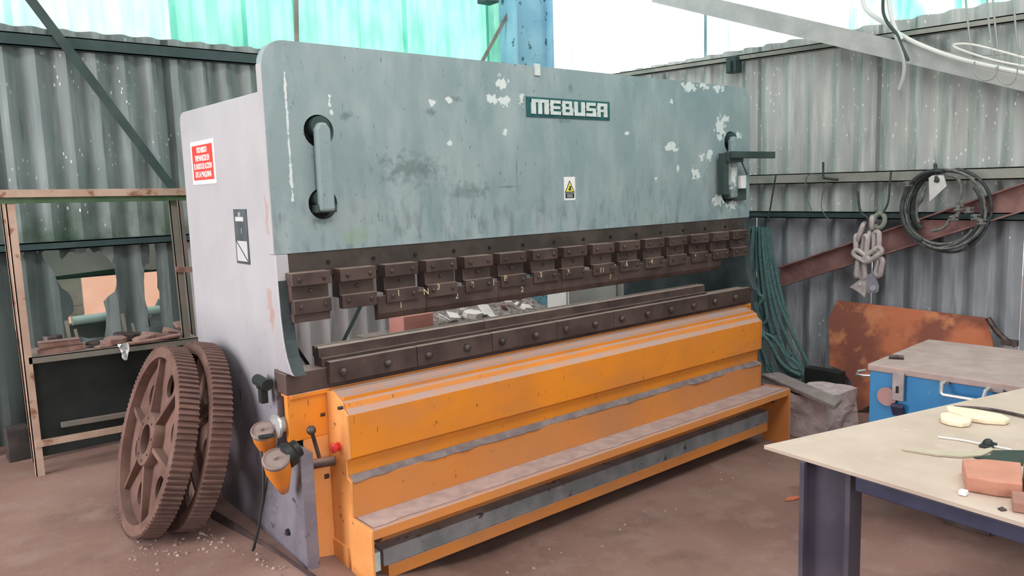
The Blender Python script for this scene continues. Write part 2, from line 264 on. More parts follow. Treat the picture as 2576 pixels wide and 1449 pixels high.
# ------------------------------------------------------------------ mesh helpers
class MB:
    def __init__(s): s.v = []; s.f = []
    def add(s, vs, fs):
        n = len(s.v); s.v += [tuple(v) for v in vs]; s.f += [tuple(i + n for i in f) for f in fs]; return s
    def box(s, x0, x1, y0, y1, z0, z1, mat=None):
        vs = [(x, y, z) for x in (x0, x1) for y in (y0, y1) for z in (z0, z1)]
        if mat: vs = [mat @ Vector(v) for v in vs]
        return s.add(vs, [(0, 1, 3, 2), (4, 6, 7, 5), (0, 4, 5, 1), (2, 3, 7, 6), (0, 2, 6, 4), (1, 5, 7, 3)])
    def beam(s, a, b, w, h, side=None):
        # rectangular bar from a to b; w across 'side', h along the third direction
        a = Vector(a); b = Vector(b); d = (b - a).normalized()
        u = Vector(side) if side else Vector((0, 0, 1)); u = (u - d * u.dot(d)).normalized(); n = d.cross(u)
        vs = [p + u * (i * w / 2) + n * (j * h / 2) for p in (a, b) for i in (-1, 1) for j in (-1, 1)]
        return s.add(vs, [(0, 1, 3, 2), (4, 6, 7, 5), (0, 4, 5, 1), (2, 3, 7, 6), (0, 2, 6, 4), (1, 5, 7, 3)])
    def cyl(s, a, b, r0, n=16, r1=None, cap=True):
        a = Vector(a); b = Vector(b); d = (b - a).normalized(); r1 = r0 if r1 is None else r1
        u = d.orthogonal().normalized(); w = d.cross(u)
        vs = []
        for p, r in ((a, r0), (b, r1)):
            vs += [p + (u * math.cos(2 * PI * i / n) + w * math.sin(2 * PI * i / n)) * r for i in range(n)]
        fs = [(i, (i + 1) % n, n + (i + 1) % n, n + i) for i in range(n)]
        if cap: fs += [tuple(range(n - 1, -1, -1)), tuple(range(n, 2 * n))]
        return s.add(vs, fs)
    def tube(s, pts, r, n=8, closed=False, rfun=None):
        pts = [Vector(p) for p in pts]; m = len(pts); vs = []; fs = []
        u = None
        for i, p in enumerate(pts):
            t = (pts[(i + 1) % m] - pts[i - 1]) if closed else (pts[min(i + 1, m - 1)] - pts[max(i - 1, 0)])
            t.normalize()
            if u is None: u = t.orthogonal().normalized()
            u = (u - t * u.dot(t)); u = u.normalized() if u.length > 1e-6 else t.orthogonal().normalized()
            w = t.cross(u); rr = rfun(i / max(1, m - 1)) if rfun else r
            vs += [p + (u * math.cos(2 * PI * k / n) + w * math.sin(2 * PI * k / n)) * rr for k in range(n)]
        for i in range(m if closed else m - 1):
            j = (i + 1) % m
            fs += [(i * n + k, i * n + (k + 1) % n, j * n + (k + 1) % n, j * n + k) for k in range(n)]
        if not closed: fs += [tuple(range(n - 1, -1, -1)), tuple((m - 1) * n + k for k in range(n))]
        return s.add(vs, fs)
    def lathe(s, prof, o, axis, n=20):
        o = Vector(o); d = Vector(axis).normalized(); u = d.orthogonal().normalized(); w = d.cross(u); vs = []; fs = []
        for r, h in prof: vs += [o + d * h + (u * math.cos(2 * PI * i / n) + w * math.sin(2 * PI * i / n)) * r for i in range(n)]
        for j in range(len(prof) - 1):
            fs += [(j * n + i, j * n + (i + 1) % n, (j + 1) * n + (i + 1) % n, (j + 1) * n + i) for i in range(n)]
        fs += [tuple(range(n - 1, -1, -1)), tuple((len(prof) - 1) * n + i for i in range(n))]
        return s.add(vs, fs)
    def ball(s, c, r, n=12, k=8, sc=(1, 1, 1)):
        c = Vector(c); vs = [c + Vector((0, 0, -r * sc[2]))]; fs = []
        for j in range(1, k):
            a = PI * j / k - PI / 2
            vs += [c + Vector((r * math.cos(a) * math.cos(2 * PI * i / n) * sc[0], r * math.cos(a) * math.sin(2 * PI * i / n) * sc[1], r * math.sin(a) * sc[2])) for i in range(n)]
        vs.append(c + Vector((0, 0, r * sc[2])))
        fs += [(0, 1 + (i + 1) % n, 1 + i) for i in range(n)]
        for j in range(k - 2):
            fs += [(1 + j * n + i, 1 + j * n + (i + 1) % n, 1 + (j + 1) * n + (i + 1) % n, 1 + (j + 1) * n + i) for i in range(n)]
        t = len(vs) - 1; fs += [(t, 1 + (k - 2) * n + i, 1 + (k - 2) * n + (i + 1) % n) for i in range(n)]
        return s.add(vs, fs)
    def prism(s, pts, vec):
        # polygon (3-D points) swept along vec
        n = len(pts); vec = Vector(vec); vs = [Vector(p) for p in pts] + [Vector(p) + vec for p in pts]
        return s.add(vs, [tuple(range(n)), tuple(range(2 * n - 1, n - 1, -1))] + [(i, n + i, n + (i + 1) % n, (i + 1) % n) for i in range(n)])
    def plate(s, outline, holes, fmap, vec, inner=()):
        # flat plate with holes: 2-D outline + hole loops, fmap(a,b)->3-D, thickness vec
        pts = []; edges = []
        for loop in [outline] + list(holes):
            b = len(pts); pts += [Vector(p) for p in loop]; edges += [(b + i, b + (i + 1) % len(loop)) for i in range(len(loop))]
        pts += [Vector(p) for p in inner]
        ov, oe, of, *_ = delaunay_2d_cdt(pts, edges, [], 0, 1e-5)
        def inside(p, loop):
            c = False; n = len(loop)
            for i in range(n):
                (x1, y1), (x2, y2) = loop[i], loop[(i + 1) % n]
                if (y1 > p[1]) != (y2 > p[1]) and p[0] < (x2 - x1) * (p[1] - y1) / (y2 - y1) + x1: c = not c
            return c
        tris = []
        for f in of:
            cx = sum(ov[i][0] for i in f) / len(f); cy = sum(ov[i][1] for i in f) / len(f)
            if inside((cx, cy), outline) and not any(inside((cx, cy), h) for h in holes): tris.append(tuple(f))
        n = len(ov); f3 = [Vector(fmap(p[0], p[1])) for p in ov]
        vf = vec if callable(vec) else (lambda a, b: Vector(vec))
        back = [f3[i] + Vector(vf(ov[i][0], ov[i][1])) for i in range(n)]
        cnt = {}
        for t in tris:
            for i in range(len(t)):
                e = (t[i], t[(i + 1) % len(t)]); cnt[e] = 1
        side = [(a, b, n + b, n + a) for (a, b) in cnt if (b, a) not in cnt]
        return s.add(f3 + back, tris + [tuple(n + i for i in reversed(t)) for t in tris] + side)
    def mesh(s, name):
        me = bpy.data.meshes.new(name); me.from_pydata(s.v, [], s.f); me.validate()
        bm = bmesh.new(); bm.from_mesh(me); bmesh.ops.recalc_face_normals(bm, faces=bm.faces); bm.to_mesh(me); bm.free()
        return me
    def build(s, name, mat, parent=None, smooth=False, bevel=0.0, label=None, kind=None):
        me = s.mesh(name); me.materials.append(mat)
        if smooth:
            for p in me.polygons: p.use_smooth = True
            try: me.set_sharp_from_angle(angle=math.radians(38))
            except Exception: pass
        o = bpy.data.objects.new(name, me); COL.objects.link(o)
        if parent:
            o.parent = parent; o.location = -abs_loc(parent)
        if bevel:
            b = o.modifiers.new('bevel', 'BEVEL'); b.width = bevel; b.segments = 2; b.limit_method = 'ANGLE'; b.angle_limit = math.radians(40)
        if label: o['label'] = label
        if kind: o['kind'] = kind
        return o
def abs_loc(o):
    v = Vector((0, 0, 0))
    while o: v += Vector(o.location); o = o.parent
    return v
def thing(name, label, cat, loc, group=None):
    o = bpy.data.objects.new(name, None); COL.objects.link(o); o.location = loc; o.empty_display_size = 0.05
    o['label'] = label; o['category'] = cat
    if group: o['group'] = group
    return o
def tag(o, label, cat, group=None):
    o['label'] = label; o['category'] = cat
    if group: o['group'] = group
    return o
def structure(name):
    o = bpy.data.objects.new(name, None); COL.objects.link(o); o['kind'] = 'structure'; return o
def inst(o, parent, off, name=None):
    # another part sharing the mesh of o, shifted by off
    c = o.copy(); COL.objects.link(c); c.parent = parent
    c.location = Vector(o.location) + Vector(off); return c
def text_mesh(name, body, size, mat, parent, origin, right, up, offset=0.0, width=None, extrude=0.0006, align='CENTER', label=None):
    cu = bpy.data.curves.new(name, 'FONT'); cu.body = body; cu.size = size; cu.align_x = align; cu.align_y = 'CENTER'
    cu.extrude = extrude; cu.offset = offset; cu.resolution_u = 3
    t = bpy.data.objects.new(name + '_tmp', cu); COL.objects.link(t); bpy.context.view_layer.update()
    me = bpy.data.meshes.new_from_object(t); bpy.data.objects.remove(t); bpy.data.curves.remove(cu)
    me.name = name
    r = Vector(right).normalized(); u = Vector(up).normalized(); n = r.cross(u); o3 = Vector(origin)
    xs = [v.co.x for v in me.vertices]; k = width / (max(xs) - min(xs)) if width else 1.0
    for v in me.vertices: v.co = o3 + r * (v.co.x * k) + u * v.co.y + n * v.co.z
    me.materials.clear(); me.materials.append(mat)
    o = bpy.data.objects.new(name, me); COL.objects.link(o)
    if parent: o.parent = parent; o.location = -abs_loc(parent)
    if label: o['label'] = label
    return o
def spline(pts, k=6):
    # Catmull-Rom through the points
    P = [Vector(p) for p in pts]; P = [P[0] * 2 - P[1]] + P + [P[-1] * 2 - P[-2]]; out = []
    for i in range(1, len(P) - 2):
        a, b, c, d = P[i - 1:i + 3]
        for j in range(k):
            t = j / k
            out.append(0.5 * ((2 * b) + (c - a) * t + (2 * a - 5 * b + 4 * c - d) * t * t + (3 * b - a - 3 * c + d) * t ** 3))
    out.append(P[-2]); return out
def arc(cx, cy, r, a0, a1, n):
    return [(cx + r * math.cos(math.radians(a0 + (a1 - a0) * i / n)), cy + r * math.sin(math.radians(a0 + (a1 - a0) * i / n))) for i in range(n + 1)]
def sstep(a, b, t):
    t = max(0.0, min(1.0, (t - a) / (b - a))); return t * t * (3 - 2 * t)
def fz(x, y=3.9): return -0.06 + 0.21 * sstep(1.9, 3.4, y) * (1 - sstep(1.25, 2.25, x))     # the uneven floor rises a little towards the back left

# ------------------------------------------------------------------ room shell
YB, XR = 6.15, 6.20
mb = MB()
gx = [-14, -6, -3, -1] + [-.5 + .125 * i for i in range(33)] + [4.4, 5.5, 6.6, 9, 16]; gy = [-12, -5, -1, 1] + [1.6 + .15 * i for i in range(16)] + [5, 6.4, 9, 18]
nx_ = len(gx); V_ = [(x, y, fz(x, y)) for y in gy for x in gx]; nv_ = len(V_)
F_ = [(j * nx_ + i, j * nx_ + i + 1, (j + 1) * nx_ + i + 1, (j + 1) * nx_ + i) for j in range(len(gy) - 1) for i in range(nx_ - 1)]
V_ += [(-14, -12, -.4), (16, -12, -.4), (16, 18, -.4), (-14, 18, -.4)]
mb.add(V_, F_ + [(nv_ + 3, nv_ + 2, nv_ + 1, nv_)])
fl = mb.build('floor', M_FLOOR, smooth=False, kind='structure')
for p in fl.data.polygons: p.use_smooth = True
MB().box(-3.9, 6.4, -3.1, 6.4, 5.25, 5.33).build('ceiling', M_CEM_LOW, kind='structure')

def corr_piece(fmap_axis, base, s0, s1, z0, z1, pitch, ph, amp, th, holes=(), outline=None, trap=False, dz=0.35, per=8):
    # corrugated sheet: s runs along the wall, depth is a wave of s
    def depth(s):
        q = (s - ph) / pitch
        if trap:
            f = q - math.floor(q); w = 0.12
            d = 1 if f < .3 else (1 - (f - .3) / w if f < .3 + w else (0 if f < 1 - w else (f - 1 + w) / w))
            return -amp * (2 * d - 1)
        return -amp * math.cos(2 * PI * q)
    def fm(s, z):
        d = base + depth(s)
        return (s, d, z) if fmap_axis == 'Y' else (d, s, z)
    vec = (0, th, 0) if fmap_axis == 'Y' else (th, 0, 0)
    ss = [s0]; k = math.floor((s0 - ph) / pitch * per) + 1
    fr = [0, .3, .42, .88] if trap else None
    if trap:
        q = math.floor((s0 - ph) / pitch)
        while ph + q * pitch < s1:
            for f in fr:
                s = ph + (q + f) * pitch
                if s0 + .005 < s < s1 - .005: ss.append(s)
            q += 1
    else:
        while ph + k * pitch / per < s1 - 0.004:
            s = ph + k * pitch / per; k += 1
            if s > s0 + 0.004: ss.append(s)
    ss.append(s1); mb = MB()
    if not holes and not outline:
        zs = [z0 + (z1 - z0) * i / 2 for i in range(3)]; n = len(ss); V = []; F = []
        for z in zs: V += [fm(s, z) for s in ss]
        m = len(V); V += [tuple(Vector(v) + Vector(vec)) for v in V]
        for j in range(2):
            for i in range(n - 1):
                a = j * n + i; F.append((a, a + 1, a + n + 1, a + n)); F.append((m + a, m + a + n, m + a + n + 1, m + a + 1))
        for i in range(n - 1):
            F.append((i, m + i, m + i + 1, i + 1)); t = 2 * n + i; F.append((t, t + 1, m + t + 1, m + t))
        for j in range(2):
            F.append((j * n, (j + 1) * n, m + (j + 1) * n, m + j * n)); t = j * n + n - 1; F.append((t, m + t, m + t + n, t + n))
        mb.add(V, F)
    else:
        ol = outline or ([(s, z0) for s in ss] + [(s, z1) for s in reversed(ss)])
        inner = [(s, z0 + (z1 - z0) * i / 24) for s in ss[1:-1] for i in range(1, 24)]
        mb.plate(ol, holes, fm, vec, inner)
    return mb

# --- back wall: fibre cement below, translucent sheets above
wb = structure('wall_back')
PITB, PHB = 0.183, 0.755
edge = [PHB - 0.0915 + PITB * 6 * i for i in range(-4, 6)]
edge[-1] = XR + 0.02
H1 = [[(0.895,6.150,1.489),(0.960,6.150,1.490),(0.965,6.150,1.412),(0.977,6.150,1.389),(1.031,6.150,1.440),(1.058,6.150,1.438),(1.081,6.150,1.417),(1.125,6.150,1.433),(1.137,6.150,1.480),(1.185,6.150,1.423),(1.222,6.150,1.432),(1.264,6.150,1.383),(1.302,6.150,1.310),(1.307,6.150,1.219),(1.289,6.150,1.134),(1.220,6.150,1.063),(1.228,6.150,1.007),(1.230,6.150,0.966),(1.205,6.150,0.802),(0.985,6.150,0.834),(0.979,6.150,0.978),(1.022,6.150,1.012),(1.024,6.150,1.091),(0.995,6.150,1.160),(0.956,6.150,1.192),(0.928,6.150,1.256),(0.917,6.150,1.316),(0.890,6.150,1.365),(0.864,6.150,1.442)]]
H2 = [[(1.562,6.150,1.466),(1.604,6.150,1.469),(1.600,6.150,1.356),(1.599,6.150,1.272),(1.598,6.150,1.170),(1.603,6.150,1.055),(1.601,6.150,0.958),(1.599,6.150,0.833),(1.498,6.150,0.844),(1.500,6.150,0.970),(1.486,6.150,1.098),(1.495,6.150,1.231),(1.509,6.150,1.307),(1.549,6.150,1.318)]]
H3 = [[(0.741,6.150,1.446),(0.758,6.150,1.482),(0.746,6.150,1.432)]]; H4 = [[(0.823,6.150,1.483),(0.845,6.150,1.487),(0.842,6.150,1.438)]]
holes = [[(p[0], p[2]) for p in h] for h in (H1[0], H2[0], H3[0], H4[0])]
def jag(loop, seed):
    rnd = random.Random(seed); out = []
    for i in range(len(loop)):
        a, b = Vector(loop[i]), Vector(loop[(i + 1) % len(loop)])
        out.append(tuple(a))
        n = int((b - a).length / 0.035)
        for k in range(1, n): out.append(tuple(a.lerp(b, k / n) + Vector((rnd.uniform(-.006, .006), rnd.uniform(-.006, .006)))))
    return out
holes = [jag(h, i) for i, h in enumerate(holes)]
for i in range(len(edge) - 1):
    a, b = edge[i], edge[i + 1]
    corr_piece('Y', YB + 0.0, a, b + 0.06, 1.46, 2.96, PITB, PHB, 0.031, 0.008).build('corrugated_sheet', M_CEM_BACK, wb, True)
xa, xb = edge[3], edge[5]
for i in range(len(edge) - 1):
    a, b = edge[i], edge[i + 1]
    if i == 4: a, b = 0.664, 1.774
    if edge[i] < 0.664 < edge[i + 1] and i != 4: b = 0.664
    hs = [h for h in holes if a < sum(p[0] for p in h) / len(h) < b]
    corr_piece('Y', YB + 0.012, a + 0.002, b - 0.002, -0.1, 1.53, PITB, PHB, 0.031, 0.008, hs).build('corrugated_sheet', M_CEM_LOW if i < 5 else M_CEM_PALE, wb, True)
tr = [-3.7, -2.6, -1.6, -0.6, 0.42, 0.80, 1.86, 2.40, 2.84, 3.9, 4.85, 5.6, XR + .02]
tm = [T_CLEAR, T_CLEAR, T_CLEAR, T_MINT, T_CLEAR, T_CLEAR, T_MINT, T_MINT, T_MINT, T_MINT, T_GREEN, T_BRIGHT]
for i in range(len(tr) - 1):
    corr_piece('Y', YB + 0.07 + 0.006 * (i % 2), tr[i], tr[i + 1] + 0.05, 2.84, 5.3, 0.205, 0.1, 0.014, 0.003, trap=True).build('translucent_sheet', tm[i], wb)
# --- right wall
wr = structure('wall_right')
PITR, PHR = 0.2146, 2.84
k = 0; y = YB + 0.05
while y > -2.6:
    y2 = y - PITR * 5
    corr_piece('X', XR, y2 - 0.05, y, 1.48, 2.97, PITR, PHR, 0.040, 0.008).build('corrugated_sheet', M_CEM_RIGHT, wr, True)
    corr_piece('X', XR + 0.012, y2 + 0.002, y - 0.002, -0.1, 1.55, PITR, PHR, 0.040, 0.008).build('corrugated_sheet', M_CEM_RLOW, wr, True)
    y = y2
ty = [YB + .05, 5.3, 4.4, 3.50, 3.25, 2.45, 1.6, 0.6, -0.6, -1.8, -2.9]
tmr = [T_BRIGHT, T_BRIGHT, T_BRIGHT, T_CLEAR, T_DIRTY, T_DIRTY, T_MINT, T_MINT, T_MINT, T_MINT]
for i in range(len(ty) - 1):
    corr_piece('X', XR + 0.07 + 0.006 * (i % 2), ty[i + 1] - 0.05, ty[i], 2.86, 5.3, 0.27, 0.1, 0.016, 0.003, trap=True).build('translucent_sheet', tmr[i], wr)
# --- a plain wall behind the camera (never in view) with an assumed doorway open on its left
wf_ = structure('wall_front')
for b_ in ((2.2, 6.4, -0.1, 5.3), (-5.4, -1.4, -0.1, 5.3), (-1.4, 2.2, 4.2, 5.3)): MB().box(b_[0], b_[1], -3.1, -3.0, b_[2], b_[3]).build('wall_panel', M_CEM_LOW, wf_)
wl_ = structure('wall_left')  # left wall out of view; its doorway opening is assumed
for b_ in ((-3.2, 3.0, -0.1, 5.3), (5.9, 6.4, -0.1, 5.3), (3.0, 5.9, 3.8, 5.3)): MB().box(-3.9, -3.8, b_[0], b_[1], b_[2], b_[3]).build('wall_panel', M_CEM_LOW, wl_)
# --- girts and ledges of the shell
def channel_y(name, y, z, h, d, x0, x1, mat, lipmat=None):
    mb = MB(); mb.box(x0, x1, y - d, y - d + 0.008, z - h / 2, z + h / 2); mb.box(x0, x1, y - d, y, z + h / 2 - 0.008, z + h / 2); mb.box(x0, x1, y - d, y, z - h / 2, z - h / 2 + 0.008)
    return mb.build(name, mat, kind='structure')
channel_y('trim_1', YB - 0.033, 2.855, 0.085, 0.07, -3.9, XR - .04, M_DARKGIRT)
channel_y('trim_2', YB - 0.033, 1.495, 0.055, 0.07, -3.9, XR - .04, M_DARKGIRT)
def channel_x(name, x, z0, z1, h, d, y0, y1, mat):
    mb = MB()
    for (dx0, dx1, dz0, dz1) in ((-d, -d + .008, -h / 2, h / 2), (-d, 0, h / 2 - .008, h / 2), (-d, 0, -h / 2, -h / 2 + .008)):
        vs = []
        for (yy, zz) in ((y0, z0), (y1, z1)):
            vs += [(x + dx0, yy, zz + dz0), (x + dx1, yy, zz + dz0), (x + dx1, yy, zz + dz1), (x + dx0, yy, zz + dz1)]
        mb.add(vs, [(0, 1, 2, 3), (7, 6, 5, 4), (0, 4, 5, 1), (1, 5, 6, 2), (2, 6, 7, 3), (3, 7, 4, 0)])
    return mb.build(name, mat, kind='structure')
channel_x('trim_3', XR - .042, 2.93, 2.70, 0.05, 0.07, YB - .11, -2.6, M_GIRT)
channel_x('trim_4', XR - .042, 1.815, 1.745, 0.085, 0.06, YB - .11, -2.6, M_GIRT)
channel_x('trim_5', XR - .042, 1.50, 1.46, 0.055, 0.08, YB - .11, -2.6, M_DARKGIRT)
# --- steel column at the corner
t = thing('steel_column', 'blue painted steel column by the corner behind the press brake', 'column', (5.2, 6.0, 0))
MB().box(4.93, 4.96, 5.86, 6.10, 0, 5.25).build('flange', M_BLUESTEEL, t, bevel=.003)
MB().box(4.96, 5.40, 5.93, 5.95, 0, 5.25).build('web', M_BLUESTEEL, t)
MB().box(5.40, 5.43, 5.86, 6.10, 0, 5.25).build('flange', M_BLUESTEEL, t, bevel=.003)

# ------------------------------------------------------------------ the press brake
pb = thing('press_brake', 'long grey and orange sheet metal press brake in the middle of the workshop', 'machine', (3.1, 3.2, 0.05))
YF = 3.229
XL, XRM = 1.32, 4.87
ZB, ZT = 1.527, 2.437
# ram: plate with round top corners and four round openings
def rr_plate(x0, x1, z0, z1, r):
    return [(x0, z0), (x1, z0)] + [(p[0], p[1]) for p in arc(x1 - r, z1 - r, r, 0, 90, 8)] + [(p[0], p[1]) for p in arc(x0 + r, z1 - r, r, 90, 180, 8)]
A1 = ((1.560,3.229,2.059), (1.559,3.229,1.739)); A2 = ((4.641,3.229,2.058), (4.610,3.229,1.705))
def disc(c, r, n=24): return [(c[0] + r * math.cos(2 * PI * i / n), c[2] + r * math.sin(2 * PI * i / n)) for i in range(n)]
hl = [disc(A1[0], .072), disc(A1[1], .070), disc(A2[0], .072), disc(A2[1], .070)]
mb = MB(); mb.plate(rr_plate(XL, XRM, ZB, ZT, .10), hl, lambda a, b: (a, YF, b), (0, .06, 0))
ram = mb.build('ram', M_RAM, pb)
for c, r in ((A1[0], .0719), (A1[1], .0699), (A2[0], .0719), (A2[1], .0699)): MB().cyl((c[0], YF + .05, c[2]), (c[0], YF + .058, c[2]), r, 24).build('opening_back', M_HOLE, ram)
# paler strip over the ram's left end, daylight put into its colour
MB().box(XL - .004, XL, YF + .003, YF + .058, ZB + .002, ZT - .10).build('end_strip', M_FRAME, ram, label='pale left edge of the ram')
# arms in the openings
def arm(c0, c1, nm):
    a = MB()
    x = (c0[0] + c1[0]) / 2; w = .036
    zt, zb = c0[2] + .005, c1[2] - .035
    a.prism([(x - w, YF - .050, zb), (x + w, YF - .050, zb), (x + w, YF - .050, zt), (x + w * .5, YF - .050, zt + .03), (x - w * .5, YF - .050, zt + .03), (x - w, YF - .050, zt)], (0, .04, 0))
    o = a.build('link_arm', M_RAM, pb, bevel=.012)
    for c in (c0, c1): MB().cyl((c[0], YF - .02, c[2] + .02), (c[0], YF + .055, c[2] + .02), .045, 18).build('pivot', M_DARKSTEEL, o, True)
    MB().box(x - .05, x + .05, YF - .035, YF + .02, zb - .005, zb + .03).build('end_block', M_DARKSTEEL, o, bevel=.004)
    return o
arm(A1[0], A1[1], 0); a2 = arm(A2[0], A2[1], 1)
# bracket with a bar at the right end of the ram
b1 = MB(); p = (4.486,3.130,1.965); q = (5.002,3.130,1.973)
b1.box(p[0], q[0], 3.105, 3.13, p[2] - .025, p[2] + .022); b1.build('stop_bar', M_DARKSTEEL, pb, bevel=.003)
b1 = MB(); p = (4.474,3.150,1.936); q = (4.457,3.150,1.697)
b1.box(p[0] - .015, p[0] + .035, 3.15, 3.20, q[2], p[2] + .04); r_ = (4.620,3.150,1.937)
b1.box(p[0], r_[0] + .03, 3.13, 3.17, p[2] - .02, p[2] + .045)
b1.tube([(4.619,3.140,1.947), (4.710,3.140,1.827)], .006, 6); b1.build('stop_bracket', M_DARKSTEEL, pb, bevel=.003)
p = (4.712,3.170,1.779)
MB().box(p[0] - .028, p[0] + .032, 3.17, 3.20, p[2] - .045, p[2] + .045).build('switch_box', M_WHITE, pb, bevel=.004)
p = (4.672,3.200,1.733); MB().box(p[0] - .035, p[0] + .12, 3.2, 3.228, p[2] - .08, p[2] + .03).build('switch_plate', M_DARKSTEEL, pb, bevel=.004)
mb = MB()
for u in (0,): mb.box((2.860,3.229,2.417)[0] - .02, (2.860,3.229,2.417)[0] + .02, YF - .008, YF, (2.859,3.229,2.387)[2], ZT + .012)
mb.build('edge_clip', M_LETTER, ram, label='small pale clip on the top edge')
# nameplate
n0 = (2.775,3.229,2.275); n1 = (3.426,3.229,2.161)
nx0, nx1, nz0, nz1 = n0[0], n1[0], 2.165, 2.272
npl = MB().box(nx0, nx1, YF - .006, YF, nz0, nz1).build('nameplate', M_PLATETEAL, pb, bevel=.002)
def block_word(word, x0, x1, z0, z1, y, parent):
    st = .26
    G = {'M': [(0, .26, 0, 1), (.40, .62, 0, 1), (.76, 1.02, 0, 1), (0, 1.02, .78, 1)],
         'E': [(0, .30, 0, 1), (0, 1, .78, 1), (0, .95, .40, .60), (0, 1, 0, .24)],
         'B': [(0, .32, 0, 1), (0, .9, .80, 1), (0, .9, .42, .60), (0, 1, 0, .22), (.64, .9, .5, 1), (.70, 1, 0, .52)],
         'U': [(0, .34, 0, 1), (.66, 1, 0, 1), (0, 1, 0, .24)],
         'S': [(0, 1, .78, 1), (0, .32, .42, 1), (0, 1, .40, .60), (.68, 1, 0, .58), (0, 1, 0, .23)],
         'A': [(0, .34, 0, 1), (.66, 1, 0, 1), (0, 1, .78, 1), (0, 1, .36, .54)]}
    wd = {'M': 1.35, 'E': .85, 'B': .9, 'U': .9, 'S': .85, 'A': .9}
    gap = .10; tot = sum(wd[c] for c in word) + gap * (len(word) - 1); k = (x1 - x0) / tot; x = x0
    for c in word:
        m = MB(); i = 0
        for a, b, lo, hi in G[c]:
            i += 1; e = .0002 * i
            m.box(x + a * wd[c] * k / (1.02 if c == 'M' else 1), x + b * wd[c] * k / (1.02 if c == 'M' else 1), y - .006 - e, y, z0 + lo * (z1 - z0), z0 + hi * (z1 - z0))
        m.build('letter', M_LETTER, parent); x += (wd[c] + gap) * k
block_word('MEBUSA', nx0 + .03, nx1 - .028, nz0 + .016, nz1 - .012, YF - .006, npl)
# warning label on the ram
w0 = (3.043,3.229,1.834); w1 = (3.131,3.229,1.705)
wl = MB().box(w0[0], w1[0], YF - .002, YF, w1[2], w0[2] + .004).build('warning_label', M_WHITE, pb)
cx = (w0[0] + w1[0]) / 2; zz = w0[2] - .055
tri = lambda s, y, d: [(cx - s, y, zz - s * .78 + d), (cx + s, y, zz - s * .78 + d), (cx, y, zz + s * 1.0 + d)]
MB().prism(tri(.040, YF - .0027, 0), (0, .0006, 0)).build('triangle', M_BLACK, wl)
MB().prism(tri(.031, YF - .0033, -.001), (0, .0006, 0)).build('triangle_fill', M_YELLOW, wl)
m = MB(); m.box(cx - .010, cx + .010, YF - .0038, YF - .0032, zz - .018, zz - .006); m.box(cx - .004, cx + .012, YF - .0038, YF - .0032, zz - .004, zz + .006); m.build('hand_symbol', M_BLACK, wl)
MB().box(cx - .035, cx + .035, YF - .0026, YF - .002, w1[2] + .012, w1[2] + .040).build('caption_field', M_BLACK, wl)
m = MB()
for j in (0, 1):
    for i in range(5): m.box(cx - .022 + i * .009, cx - .016 + i * .009, YF - .0032, YF - .0026, w1[2] + .017 + j * .010, w1[2] + .023 + j * .010)
m.build('caption_text', M_LETTER, wl)
M_INNER = simple('dark frame tone', (0.022, 0.034, 0.038), (0.05, 0.066, 0.07), 5, .6)  # darker tone for the throat edge and the right frame plate
# side frames: C-shaped plates
fr = [(4.40, 0.0), (4.40, 2.18)] + [(4.345 + .055 * math.cos(a), 2.185 + .055 * math.sin(a)) for a in (0, .5, 1.0, PI / 2)] + [(3.33, 2.226), (3.292, 2.226), (3.292, 1.527), (3.230, 1.527), (3.226, 1.40), (3.219, 1.25), (3.205, 1.15), (3.18, 1.075), (3.145, 1.02), (3.12, 1.004),
      (3.335, 1.003), (3.335, 0.66), (3.11, 0.66), (3.11, 0.0)]
fr2 = [(3.335, 0.0) if p == (3.11, 0.0) else p for p in fr if p != (3.11, 0.66)]
def frame(x, prof=None):
    m = MB(); m.plate(prof or fr, [], lambda a, b: (x, a, b), (.06, 0, 0)); return m.build('side_frame', M_FRAME, pb, bevel=.006)
f1 = frame(XL); f2 = frame(XRM - .06, fr2); f2.data.materials[0] = M_INNER; f2['label'] = 'dark right frame plate'
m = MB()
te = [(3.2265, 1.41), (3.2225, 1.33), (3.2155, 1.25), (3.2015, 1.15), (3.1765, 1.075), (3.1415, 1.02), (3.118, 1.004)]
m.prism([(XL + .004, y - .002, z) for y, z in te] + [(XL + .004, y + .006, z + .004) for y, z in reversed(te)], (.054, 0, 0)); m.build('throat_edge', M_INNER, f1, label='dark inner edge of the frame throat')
MB().box(XL + .06, XRM - .06, 4.0, 4.05, 0.10, 0.78).build('rear_plate', M_DARKSTEEL, pb)
# red sign on the left frame
s0 = (1.320,4.239,2.079); s1 = (1.320,3.885,1.846)
sy0, sy1, sz0, sz1 = s0[1], s1[1], 1.852, 2.072
sg = MB().box(XL - .005, XL, sy1, sy0, sz0, sz1).build('prohibition_sign', M_WHITE, pb, bevel=.001)
MB().box(XL - .0058, XL - .005, sy1 + .022, sy0 - .022, sz0 + .022, sz1 - .022).build('red_field', M_RED, sg)
for i, tx in enumerate(('PROHIBIDO', 'PERMANECER EN', 'EL RADIO DE ACCION', 'DE LA MAQUINA')):
    text_mesh('sign_text', tx, .040, M_WHITE, sg, (XL - .0062, (sy0 + sy1) / 2, sz1 - .048 - i * .041), (0, -1, 0), (0, 0, 1), .0011, (.155, .215, .270, .245)[i])
